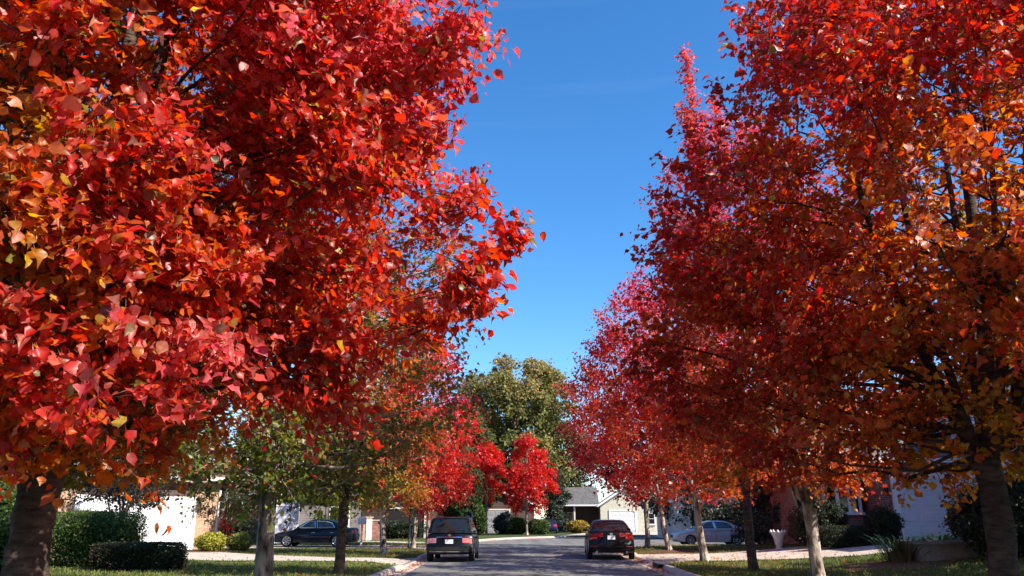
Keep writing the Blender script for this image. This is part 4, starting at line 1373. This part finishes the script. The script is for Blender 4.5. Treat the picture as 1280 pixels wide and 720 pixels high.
SED = dict(W=1.76, top=[(2.14, .22), (2.26, .36), (2.27, .54), (2.18, .68), (1.75, .80), (1.05, .90), (-1.35, .97), (-1.95, .985), (-2.20, .95), (-2.26, .78), (-2.32, .55), (-2.30, .36), (-2.18, .24)],
           fy=1.38, ry=-1.28, wr=.315, ar=.37, zb=.21, cabin=[(1.12, .88), (.7, 1.15), (.32, 1.36), (.1, 1.41), (-.35, 1.43), (-.75, 1.40), (-1.05, 1.31), (-1.4, 1.12), (-1.68, .96)], fi=3, ri=5,
           wb=.80, wt=.60, side=[[(.82, .98), (.30, 1.31), (-.02, 1.355), (-.10, .98)], [(-.20, .98), (-.12, 1.36), (-.68, 1.335), (-1.0, 1.22), (-1.16, 1.0)]],
           tail=[(.70, .90, .58, .985, 'red_lens')], head=[(.54, .68, .48, .985)], plate=.74, badge=.9, handles=(-.02, -1.0), doors=(.85, -.15, -1.05), spokes=7, handle_mat='chrome', window_trim=True)
make_car('parked_sedan', 'dark navy sedan parked side on in the left driveway', (-10.65, 44.0, gz(-10.6, 44.0) + .022), R(90), SED, M['navy_paint'])
SIL = dict(SED)
SIL.update(W=1.84, top=[(2.30, .24), (2.42, .38), (2.44, .56), (2.34, .70), (1.85, .84), (1.15, .95), (-1.4, 1.01), (-2.05, 1.03), (-2.32, 1.0), (-2.40, .82), (-2.44, .58), (-2.42, .38), (-2.3, .26)], fy=1.45, ry=-1.38, wr=.33, ar=.385,
           cabin=[(1.2, .93), (.75, 1.20), (.35, 1.40), (.1, 1.455), (-.4, 1.48), (-.85, 1.45), (-1.15, 1.36), (-1.55, 1.14), (-1.85, 1.0)],
           side=[[(.88, 1.03), (.34, 1.35), (-.02, 1.40), (-.10, 1.03)], [(-.20, 1.03), (-.12, 1.41), (-.75, 1.385), (-1.08, 1.27), (-1.26, 1.05)]], wb=.84, wt=.63, handle_mat='silver_paint')
make_car('parked_sedan', 'silver grey sedan parked along the side street behind the pale trunk', (12.35, 50.3, 0.0), R(91), SIL, M['silver_paint'])
make_car('parked_sedan', 'dark blue car deep in shade in the far driveway beneath the scarlet tree', (3.9, 84.0, gz(3.9, 84)), R(-4), SED, M['blue_paint'])


# ------------------------------------------------------------------ houses
def garage_door(root, x0, x1, y, z0, z1, mat='garage_white', rows=4, cols=4, frame='white_paint', fw=.14):
    """sectional garage door standing in front of a wall at local y (front is -y)"""
    m = MB()
    m.box(x0, x1, y - .03, y - .004, z0, z1)
    rh, cw = (z1 - z0) / rows, (x1 - x0) / cols
    for i in range(rows):
        m.box(x0, x1, y - .042, y - .0305, z0 + i * rh + .012, z0 + (i + 1) * rh - .006)
        for j in range(cols):
            a, b = x0 + j * cw + .09, x0 + (j + 1) * cw - .09
            c, d = z0 + i * rh + .1, z0 + (i + 1) * rh - .1
            e = .04
            m.hexa([(a, y - .0425, c), (b, y - .0425, c), (b, y - .0425, d), (a, y - .0425, d), (a + e, y - .058, c + e), (b - e, y - .058, c + e), (b - e, y - .058, d - e), (a + e, y - .058, d - e)])
    dr_ = m.build('garage_door', M[mat], root)
    f = MB()
    f.box(x0 - fw, x0 - .002, y - .09, y - .003, z0, z1 + fw)
    f.box(x1 + .002, x1 + fw, y - .09, y - .003, z0, z1 + fw)
    f.box(x0 - .002, x1 + .002, y - .085, y - .003, z1 + .003, z1 + fw - .003)
    f.build('door_frame', M[frame], dr_)
    return dr_


def window(root, x0, x1, y, z0, z1, mx=1, mz=1, frame='white_paint', sill=True, fw=.07, name='window'):
    f = MB()
    f.box(x0 - fw, x0, y - .06, y - .003, z0 - fw, z1 + fw)
    f.box(x1, x1 + fw, y - .06, y - .003, z0 - fw, z1 + fw)
    f.box(x0 + .001, x1 - .001, y - .055, y - .003, z1, z1 + fw - .002)
    f.box(x0 + .001, x1 - .001, y - .055, y - .003, z0 - fw + .002, z0)
    for i in range(1, mx):
        xc = x0 + (x1 - x0) * i / mx
        f.box(xc - .025, xc + .025, y - .05, y - .003, z0 + .001, z1 - .001)
    for i in range(1, mz):
        zc = z0 + (z1 - z0) * i / mz
        f.box(x0 + .001, x1 - .001, y - .045, y - .003, zc - .02, zc + .02)
    w = f.build(name, M[frame], root)
    p = MB()
    p.box(x0 + .003, x1 - .003, y - .03, y - .004, z0 + .003, z1 - .003)
    p.build('pane', M['glass'], w)
    if sill:
        q = MB()
        q.box(x0 - fw - .05, x1 + fw + .05, y - .14, y - .003, z0 - fw - .07, z0 - fw - .003)
        q.build('sill', M[frame], w)
    return w


def gable_slab(m, xw, xp, zw, zp, y0, y1, th=.14, over=.45):
    """one roof slope from eave (xw,zw) to ridge (xp,zp), both with thickness, along y"""
    dx, dz = xw - xp, zw - zp
    l = math.hypot(dx, dz)
    ex, ez = xw + dx / l * over, zw + dz / l * over
    poly = [(xp, zp), (ex, ez), (ex, ez + th), (xp, zp + th)]
    m.prism_y(poly, y0, y1)
    return ex, ez


def gable_house(name, label, loc, rz, w, d, eave, rise, wall, roof, trim, over=.45, gable_wall=None, chimney=None):
    """gable faces local -y; local x in [-w/2,w/2], local y in [0,d]"""
    root = empty(name, loc, rz, label, 'house')
    m = MB()
    m.prism_y([(-w / 2, -.3), (w / 2, -.3), (w / 2, eave), (0, eave + rise), (-w / 2, eave)], 0, d)
    m.build('wall', M[wall], root)
    r = MB()
    for sd in (-1, 1):
        gable_slab(r, sd * w / 2, 0, eave + .004, eave + rise + .004, -over, d + over, over=over)
    ro = r.build('roof', M[roof], root)
    t = MB()
    sl = rise / (w / 2)
    for sd in (-1, 1):
        # barge boards along the gable edge
        l = math.hypot(w / 2, rise)
        ux, uz = sd * (w / 2) / l, -rise / l
        p0 = (0, eave + rise + .16)
        p1 = (ux * (l + over), eave + rise + .16 + uz * (l + over))
        t.hexa([(p0[0], -over - .035, p0[1] - .24), (p1[0], -over - .035, p1[1] - .24), (p1[0], -over - .003, p1[1] - .24), (p0[0], -over - .003, p0[1] - .24),
                (p0[0], -over - .035, p0[1]), (p1[0], -over - .035, p1[1]), (p1[0], -over - .003, p1[1]), (p0[0], -over - .003, p0[1])])
        t.box(min(p1[0], p1[0] + sd * .09), max(p1[0], p1[0] + sd * .09), -over, d + over, p1[1] - .18, p1[1] - .03)
    t.build('fascia', M[trim], root)
    if chimney:
        c = MB()
        cx, cy, ch = chimney
        c.box(cx - .4, cx + .4, cy - .3, cy + .3, eave, ch)
        c.box(cx - .46, cx + .46, cy - .36, cy + .36, ch + .003, ch + .12)
        c.build('chimney', M['brick_red'], ro)
    return root


def hip_house(name, label, loc, rz, w, d, eave, rise, wall, roof, trim, over=.5, ridge=None):
    root = empty(name, loc, rz, label, 'house')
    m = MB()
    m.box(-w / 2, w / 2, 0, d, -.3, eave)
    m.build('wall', M[wall], root)
    x0, x1, y0, y1 = -w / 2 - over, w / 2 + over, -over, d + over
    rl = max(.3, (w - d) / 2) if w > d else .15
    ry_ = max(.3, (d - w) / 2) if d > w else .15
    cy = d / 2
    z = eave + .06
    r = MB()
    r.add([(x0, y0, z), (x1, y0, z), (x1, y1, z), (x0, y1, z), (-rl, cy - ry_, z + rise), (rl, cy - ry_, z + rise), (rl, cy + ry_, z + rise), (-rl, cy + ry_, z + rise)],
          [(0, 1, 5, 4), (1, 2, 6, 5), (2, 3, 7, 6), (3, 0, 4, 7), (4, 5, 6, 7), (0, 3, 2, 1)])
    r.build('roof', M[roof], root)
    t = MB()
    a, b = .0, .11
    t.box(x0 - b, x1 + b, y0 - b, y0 - .004, z - .16, z + .03)
    t.box(x0 - b, x1 + b, y1 + .004, y1 + b, z - .16, z + .03)
    t.box(x0 - b, x0 - .004, y0, y1, z - .158, z + .028)
    t.box(x1 + .004, x1 + b, y0, y1, z - .158, z + .028)
    t.build('gutter', M[trim], root)
    s_ = MB()
    s_.box(x0, x1, y0, -.004, z - .08, z - .05)
    s_.box(x0, -w / 2 - .004, -.003, y1, z - .08, z - .05)
    s_.box(w / 2 + .004, x1, -.003, y1, z - .08, z - .05)
    s_.build('soffit', M[trim], root)
    return root


def column(m, x, y, r, z0, z1):
    m.lathe([(r * 1.35, z0), (r * 1.35, z0 + .12), (r, z0 + .14), (r * .92, z1 - .16), (r * 1.3, z1 - .12), (r * 1.3, z1)], 14, (x, y, 0))


# left brick garage house: garage front runs (-18.1,35.8) to (-15.6,39.1), facing down the driveway
def local_front(a, b):
    a, b = np.array(a), np.array(b)
    c = (a + b) / 2
    return c, math.atan2(b[1] - a[1], b[0] - a[0]), float(np.linalg.norm(b - a))


c, rz, ln = local_front((-19.6, 33.85), (-14.75, 40.25))
h1 = hip_house('brick_house', 'brick house with a bright white garage door and brown hip roof behind the hedges', (c[0], c[1], gz(*c)), rz, ln, 8.5, 3.35, 1.9, 'brick_tan', 'shingle_brown', 'white_paint')
gd = garage_door(h1, -2.9, 2.6, 0, .02, 2.35, cols=6)
m = MB()
m.lathe([(.05, 0), (.07, .05), (.09, .22), (.02, .30)], 8, (ln / 2 - .55, -.1, 1.7))
m.build('wall_lantern', M['dark_metal'], h1)
m = MB()
m.box(ln / 2 - .12, ln / 2 - .03, -.1, -.012, .1, 2.85)
m.build('downpipe', M['white_paint'], h1)
m = MB()
m.box(-2.9, 2.6, -.03, -.004, 2.52, 3.2)
m.build('header_board', M['siding_brown_shade'], h1)
# upper floor set back behind
u = MB()
u.box(-4.2, 2.2, 2.6, 8.0, 3.7, 5.2)
u.build('upper_wall', M['siding_white'], h1)
r = MB()
r.add([(-4.6, 1.8, 5.22), (2.6, 1.8, 5.22), (2.6, 8.4, 5.22), (-4.6, 8.4, 5.22), (-2, 5.1, 6.9), (0, 5.1, 6.9)], [(0, 1, 5, 4), (1, 2, 5), (2, 3, 4, 5), (3, 0, 4), (0, 3, 2, 1)])
r.build('upper_roof', M['shingle_brown'], h1)

# white portico house further along
c, rz, ln = local_front((-15.6, 49.2), (-12.9, 50.4))
h2 = gable_house('white_house', 'white fronted house with a small gabled portico beyond the dark sedan', (-14.25, 49.6, gz(-14, 49.6)), R(14), 2.0, 3.2, 2.75, 1.15, 'siding_white', 'shingle_grey', 'white_paint', over=.3)
garage_door(h2, -.68, .55, 0, .02, 2.2, rows=4, cols=2)
m = MB()
m.box(-6.0, 5.0, 3.3, 11, -.3, 2.9)
m.build('main_wall', M['siding_grey'], h2)
m = MB()
m.add([(-6.6, 2.75, 2.95), (5.6, 2.75, 2.95), (5.6, 11.5, 2.95), (-6.6, 11.5, 2.95), (-3, 7.1, 5.0), (2.4, 7.1, 5.0)], [(0, 1, 5, 4), (1, 2, 5), (2, 3, 4, 5), (3, 0, 4), (0, 3, 2, 1)])
m.build('main_roof', M['shingle_grey'], h2)
window(h2, 3.0, 4.2, 3.3, 1.0, 2.2, mx=2)
m = MB()
V = []
k = 16
for (r_, y_) in ((.17, -.004), (.17, -.04), (.11, -.045), (.11, -.012)):
    V += [(.12 + r_ * math.cos(2 * PI * i / k), y_, 3.05 + r_ * math.sin(2 * PI * i / k)) for i in range(k)]
m.add(V, [(a * k + i, a * k + (i + 1) % k, (a + 1) * k + (i + 1) % k, (a + 1) * k + i) for a in range(3) for i in range(k)])
m.build('gable_vent', M['grille_grey'], h2)

# low far house on the left, tree shade painted into its brown siding
h3 = gable_house('shade_brown_house', 'long low house with tree shade put into its siding colour beyond the garden path', (-9.2, 64.0, gz(-9, 64)), R(0), 5.6, 9, 2.7, 1.2, 'siding_brown_shade', 'shingle_grey', 'cream_trim')
m = MB()
m.box(-1.0, 2.2, -.02, -.004, 0, 2.2)
gdd = m.build('garage_door', M['dark_opening'], h3)  # dark slab painted in for the shaded garage opening
m = MB()
m.box(-1.16, -1.003, -.1, -.003, 0, 2.35); m.box(2.203, 2.36, -.1, -.003, 0, 2.35); m.box(-1.0, 2.2, -.095, -.003, 2.204, 2.34)
m.build('door_frame', M['cream_trim'], gdd)
m = MB()
m.box(-10.6, -2.85, 1.5, 9, -.3, 2.6)
m.build('side_wing', M['siding_brown_shade'], h3)
m = MB()
gable = [(-11.0, 0.9, 2.6), (-2.83, 0.9, 2.6), (-2.83, 9.6, 2.6), (-11.0, 9.6, 2.6), (-11.0, 5.2, 4.0), (-2.83, 5.2, 4.0)]
m.add(gable, [(0, 1, 5, 4), (2, 3, 4, 5), (1, 2, 5), (3, 0, 4), (0, 3, 2, 1)])
m.build('wing_roof', M['shingle_grey'], h3)
m = MB()
m.box(-11.0, -3.3, .78, .896, 2.48, 2.66)
m.build('gutter', M['cream_trim'], h3)
window(h3, -6.6, -4.6, 1.5, .9, 2.0, mx=3)

# brick gate pier with a white face, and a lower wall
pier = empty('brick_pier', (-10.5, 57.0, gz(-10.5, 57)), R(18), 'sunlit brick pier with a broad white post at its corner beyond the garden path', 'pier')
m = MB(); m.box(-.55, .12, -.3, .3, -.1, 1.5); m.build('brick_core', M['brick_tan'], pier)
m = MB(); m.box(.123, .52, -.36, .2, -.1, 1.52); m.build('white_post', M['white_paint'], pier, bevel=.01)
m = MB(); m.box(-.62, .6, -.42, .36, 1.523, 1.60); m.build('cap', M['concrete'], pier, bevel=.012)
m = MB(); m.box(.523, 1.45, -.1, .12, -.1, 1.32); m.build('brick_wing', M['brick_red'], pier)
m = MB(); m.box(.523, 1.5, -.16, .18, 1.323, 1.39); m.build('coping', M['concrete'], pier, bevel=.01)

# round topped white mailbox near the pier
mbx = empty('mailbox', (-8.75, 46.9, gz(-8.75, 46.9)), R(30), 'white round topped mailbox on a post behind the dark sedan', 'mailbox')
m = MB(); m.box(-.05, .05, -.05, .05, -.1, 1.15); m.build('post', M['white_paint'], mbx)
m = MB()
prof = [(-.17, 1.152), (.17, 1.152), (.17, 1.42)] + [(.17 * math.cos(t), 1.42 + .17 * math.sin(t)) for t in np.linspace(.25, PI - .25, 9)] + [(-.17, 1.42)]
m.prism_y(prof, -.28, .28); m.build('box', M['white_paint'], mbx)
m = MB(); m.box(-.13, .13, -.30, -.283, 1.17, 1.50); m.build('flap', M['garage_white'], mbx, bevel=.004)
m = MB(); m.box(.173, .19, -.1, -.06, 1.3, 1.55); m.box(.173, .19, -.06, .05, 1.48, 1.55); m.build('flag', M['red_lens'], mbx)

# thin dark lamp post on the verge
lp_ = empty('lamp_post', (-5.25, 41.3, gz(-5.25, 41.3)), 0, 'thin dark post with a small black lantern on the verge beside a scarlet tree', 'lamp post')
m = MB(); m.lathe([(.09, -.1), (.09, .12), (.05, .16), (.042, 2.2), (.06, 2.22), (.06, 2.26)], 12); m.build('post', M['dark_metal'], lp_)
m = MB(); m.lathe([(.07, 2.262), (.12, 2.5), (.13, 2.52), (.03, 2.64), (.012, 2.72)], 8); m.build('lantern', M['dark_metal'], lp_)

# dim house at the bend, behind the scarlet trees
h4 = gable_house('shaded_house', 'dim house at the street bend half hidden by the low scarlet tree', (-2.4, 83.5, gz(-2.4, 83.5)), R(6), 9.5, 9, 2.9, 1.7, 'siding_brown_shade', 'shingle_grey', 'cream_trim')
garage_door(h4, -.2, 2.1, 0, .02, 2.3, mat='garage_shade_grey', frame='cream_trim', rows=4, cols=3)
window(h4, -3.4, -1.8, 0, 1.0, 2.1, mx=2)

# cream gable garage across the bend with the grey roofed house beside it
h5 = gable_house('cream_house', 'cream sided gable garage with a white door across the street bend', (13.3, 90.3, gz(13.3, 90.3)), R(-3), 6.6, 8, 3.0, 2.1, 'siding_cream', 'shingle_grey', 'white_paint', over=.4)
garage_door(h5, -2.2, .55, 0, .02, 2.25, rows=4, cols=3, frame='white_paint')
window(h5, 1.9, 2.7, 0, .9, 2.0, mx=1, mz=2)
m = MB(); m.box(-8.2, -3.32, 3.6, 10, -.3, 2.9); m.build('porch_wall', M['siding_brown_shade'], h5)
m = MB()
m.add([(-8.8, .6, 2.95), (-3.36, .6, 2.95), (-3.36, 10.6, 2.95), (-8.8, 10.6, 2.95), (-8.8, 5.6, 5.1), (-3.36, 5.6, 5.1)], [(0, 1, 5, 4), (2, 3, 4, 5), (1, 2, 5), (3, 0, 4), (0, 3, 2, 1)])
m.build('porch_roof', M['shingle_grey'], h5)
m = MB()
m.box(-8.8, -3.4, .48, .594, 2.84, 3.0)
m.build('gutter', M['white_paint'], h5)
for x in (-8.4, -6.2):
    m = MB(); m.box(x - .09, x + .09, .8, .98, 0, 2.93); m.build('porch_post', M['cream_trim'], h5)
window(h5, -7.4, -6.4, 3.6, 1.0, 2.1, mx=2)

# house on the right: garage facing the camera with an unseen two storey wing added to shade it
gr = gz(17, 32.4)
h6 = hip_house('white_brick_house', 'house with shaded white garage door, red brick edge and a bay window', (17.2, 32.45, gr), 0, 4.4, 8.0, 3.15, 1.7, 'brick_red', 'shingle_grey', 'white_paint', over=.4)
garage_door(h6, -1.45, 1.75, 0, .02, 2.42, cols=4, fw=.26)
m = MB(); m.box(2.23, 11.0, -7.0, 9.0, -.5, 6.2); m.build('added_shade_wing', M['siding_white'], h6)
m = MB(); m.add([(1.9, -7.4, 6.22), (11.4, -7.4, 6.22), (11.4, 9.4, 6.22), (1.9, 9.4, 6.22), (6.6, -3.0, 9.0), (6.6, 5.0, 9.0)], [(0, 1, 4), (1, 2, 5, 4), (2, 3, 5), (3, 0, 4, 5), (0, 3, 2, 1)]); m.build('wing_roof', M['shingle_grey'], h6)  # roof of the wing added for shade
m = MB(); m.box(-4.6, -2.23, 2.0, 9.0, -.5, 3.6); m.build('house_wall', M['brick_red'], h6)
m = MB(); m.add([(-5.1, 1.5, 3.62), (-2.0, 1.5, 3.62), (-2.0, 9.5, 3.62), (-5.1, 9.5, 3.62), (-3.6, 4.4, 5.3), (-3.5, 6.4, 5.3)], [(0, 1, 4), (1, 2, 5, 4), (2, 3, 5), (3, 0, 4, 5), (0, 3, 2, 1)]); m.build('house_roof', M['shingle_grey'], h6)
m = MB(); m.box(-5.1, -2.63, 1.38, 1.494, 3.46, 3.66); m.build('gutter', M['white_paint'], h6)
# bay: tall sashes between white posts over a brick base
m = MB(); m.hexa([(-3.5, 1.1, -.4), (-2.5, 1.1, -.4), (-2.25, 1.99, -.4), (-3.8, 1.99, -.4), (-3.5, 1.1, 1.0), (-2.5, 1.1, 1.0), (-2.25, 1.99, 1.0), (-3.8, 1.99, 1.0)]); m.build('bay_base', M['brick_red'], h6)
m = MB(); m.hexa([(-3.58, .98, 1.003), (-2.44, .98, 1.003), (-2.24, 1.99, 1.003), (-3.9, 1.99, 1.003), (-3.58, .98, 1.12), (-2.44, .98, 1.12), (-2.24, 1.99, 1.12), (-3.9, 1.99, 1.12)]); m.build('bay_sill', M['white_paint'], h6)
bw = MB()
for x, y in ((-3.46, 1.12), (-3.0, 1.12), (-2.54, 1.12), (-2.32, 1.85), (-3.74, 1.85)):
    bw.box(x - .06, x + .06, y, y + .1, 1.122, 2.9)
bw.box(-3.399, -3.061, 1.125, 1.2, 2.05, 2.11); bw.box(-2.939, -2.601, 1.125, 1.2, 2.05, 2.11)
bw.box(-3.53, -2.47, 1.11, 1.24, 2.903, 3.0)
bwo = bw.build('bay_window', M['white_paint'], h6)
bp_ = MB(); bp_.hexa([(-3.42, 1.16, 1.123), (-2.58, 1.16, 1.123), (-2.34, 1.93, 1.123), (-3.70, 1.93, 1.123), (-3.42, 1.16, 2.89), (-2.58, 1.16, 2.89), (-2.34, 1.93, 2.89), (-3.70, 1.93, 2.89)]); bp_.build('pane', M['glass'], bwo)
m = MB(); m.hexa([(-3.7, .88, 3.003), (-2.36, .88, 3.003), (-2.24, 1.37, 3.003), (-4.0, 1.37, 3.003), (-3.4, 1.2, 3.32), (-2.6, 1.2, 3.32), (-2.3, 1.372, 3.32), (-3.8, 1.372, 3.32)]); m.build('bay_roof', M['white_paint'], h6)
m = MB(); m.lathe([(.05, 0), (.07, .04), (.09, .2), (.02, .28)], 8, (-1.95, -.12, 1.85)); m.build('wall_lantern', M['dark_metal'], h6)
for k, wd in enumerate((1.1, .9, .7)):
    m = MB(); m.box(-2.9 - wd / 2, -2.24, .6 + k * .3, .897 + k * .3, -.35, .14 + k * .16); m.build('step', M['concrete'], h6)

# white sided house seen in bits behind the spruce
h7 = gable_house('white_siding_house', 'white sided house glimpsed behind the bluish spruce', (17.5, 64, gz(17.5, 64)), R(0), 9, 8, 2.9, 1.8, 'siding_white', 'shingle_grey', 'white_paint')
window(h7, -3.2, -1.8, 0, .9, 2.1, mx=2)
window(h7, 1.2, 2.6, 0, .9, 2.1, mx=2)

# stone planter
pt = empty('stone_planter', (12.55, 23.3, gz(12.55, 23.3)), R(-3), 'low stone planter box with a flat cap beside the thick forked trunk', 'planter')
m = MB(); m.hexa([(-.95, -.45, -.25), (1.35, -.45, -.25), (1.35, .45, -.25), (-.95, .45, -.25), (-1.1, -.52, .42), (1.5, -.52, .42), (1.5, .52, .42), (-1.1, .52, .42)]); m.build('basin', M['stone'], pt, bevel=.01)
m = MB()
m.box(-1.2, 1.6, -.62, -.45, .423, .50); m.box(-1.2, 1.6, .45, .62, .423, .50); m.box(-1.2, -1.02, -.449, .449, .423, .50); m.box(1.42, 1.6, -.449, .449, .423, .50)
m.build('cap', M['stone'], pt)
m = MB(); m.box(-1.0, 1.4, -.44, .44, .3, .45); m.build('soil', M['mulch'], pt)

# urn with a fluted lip
ur = empty('garden_urn', (11.35, 34.4, gz(11.35, 34.4)), 0, 'white flared garden urn on the lawn edge by the right driveway', 'urn')
m = MB(); m.lathe([(.15, -.05), (.15, .04), (.11, .07), (.14, .14), (.20, .42), (.27, .60), (.34, .68), (.33, .70), (.25, .62), (.05, .52)], 20); m.build('bowl', M['urn_white'], ur)
m = MB()
for i in range(10):
    a = 2 * PI * i / 10
    m.lathe([(.05, 0), (.065, .04), (.03, .10), (.005, .13)], 7, (.30 * math.cos(a), .30 * math.sin(a), .66))
m.build('scalloped_rim', M['urn_white'], ur)

# kerb inlet of the storm drain
sd_ = empty('storm_drain', (5.02, 27.6, 0), R(-2), 'dark metal storm drain inlet set in the right kerb', 'storm drain')
m = MB()
m.box(-.16, .35, -.75, .75, .137, .165)
m.build('lid', M['grille_grey'], sd_, bevel=.008)
m = MB(); m.box(-.17, -.12, -.7, .7, .02, .134); m.build('throat', M['dark_opening'], sd_)

# ------------------------------------------------------------------ the street behind the camera (seen in reflections)
_by = {o['label']: o for o in COL.objects if o.get('label')}
for src_l, lab, x, y, rz in (
        ('dark red tree with a straight pale trunk crossing the front of the silver sedan', 'red tree behind the camera on the left verge', -4.8, -7, 1.1),
        ('dark red tree with a blackish trunk standing by the white urn', 'red tree behind the camera on the right verge', 7.2, -13, 2.2),
        ('dark evergreen mass of a tree behind the brick garage house', 'dark evergreen tree where the street ends far behind the camera', -3, -48, .4),
        ('green tree behind the silver sedan', 'green tree where the street ends far behind the camera', 9, -46, 2.0),
        ('dark green tree behind the maroon corner tree', 'dark green yard tree far behind the camera on the left', -15, -40, 3.0)):
    c_ = copy_tree(_by[src_l])
    c_.location = (x, y, gz(x, y) - .04)
    c_.rotation_euler.z = rz
    c_['label'] = lab

# ------------------------------------------------------------------ light
EL = R(39)
sx, sy = 0.88, -0.475
az = math.atan2(sx, sy)            # clockwise from +Y
sd = bpy.data.lights.new('sun', 'SUN')
sd.energy = 4.9
sd.angle = R(0.5)
sd.color = (1.0, 0.93, 0.83)
sun = bpy.data.objects.new('sun', sd)
COL.objects.link(sun)
v = Vector((sx * math.cos(EL) / math.hypot(sx, sy), sy * math.cos(EL) / math.hypot(sx, sy), math.sin(EL)))
sun.rotation_euler = (-v).to_track_quat('-Z', 'Y').to_euler()
sun.location = v * 60

w = bpy.data.worlds.new('World')
scene.world = w
w.use_nodes = True
nt = w.node_tree
nt.nodes.clear()
sky = nt.nodes.new('ShaderNodeTexSky')
sky.sky_type = 'NISHITA'
sky.sun_disc = False
sky.sun_elevation = EL
sky.sun_rotation = az
sky.altitude = 300
sky.air_density = 1.0
sky.dust_density = 0.2
sky.ozone_density = 5.0
bg = nt.nodes.new('ShaderNodeBackground')
bg.inputs['Strength'].default_value = 0.13
ow = nt.nodes.new('ShaderNodeOutputWorld')
hsv = nt.nodes.new('ShaderNodeHueSaturation')
hsv.inputs['Saturation'].default_value = 1.22
nt.links.new(sky.outputs[0], hsv.inputs['Color'])
tc = nt.nodes.new('ShaderNodeTexCoord')
mp = nt.nodes.new('ShaderNodeMapping')
mp.inputs['Scale'].default_value = (1.5, 1.5, 22)
mp.inputs['Rotation'].default_value = (0.03, -0.05, 0)
nt.links.new(tc.outputs['Generated'], mp.inputs['Vector'])
cn = nt.nodes.new('ShaderNodeTexNoise')
cn.inputs['Scale'].default_value = 1.6
cn.inputs['Detail'].default_value = 8
nt.links.new(mp.outputs[0], cn.inputs['Vector'])
cr = ramp(nt, [(.60, (0, 0, 0)), (.85, (.045, .045, .045))])
nt.links.new(cn.outputs['Fac'], cr.inputs['Fac'])
cm = nt.nodes.new('ShaderNodeMix')
cm.data_type = 'RGBA'
nt.links.new(cr.outputs['Color'], cm.inputs[0])
nt.links.new(hsv.outputs[0], cm.inputs[6])
cm.inputs[7].default_value = (4.2, 4.6, 5.2, 1)
nt.links.new(cm.outputs[2], bg.inputs['Color'])
nt.links.new(bg.outputs[0], ow.inputs['Surface'])

vs = scene.view_settings
vs.view_transform = 'Standard'
vs.look = 'None'
vs.gamma = 1
vs.use_curve_mapping = False
vs.exposure = 1.0
cy = scene.cycles
cy.max_bounces = 9
cy.diffuse_bounces = 5
cy.glossy_bounces = 3
cy.transmission_bounces = 5
cy.sample_clamp_indirect = 6
cy.use_denoising = True
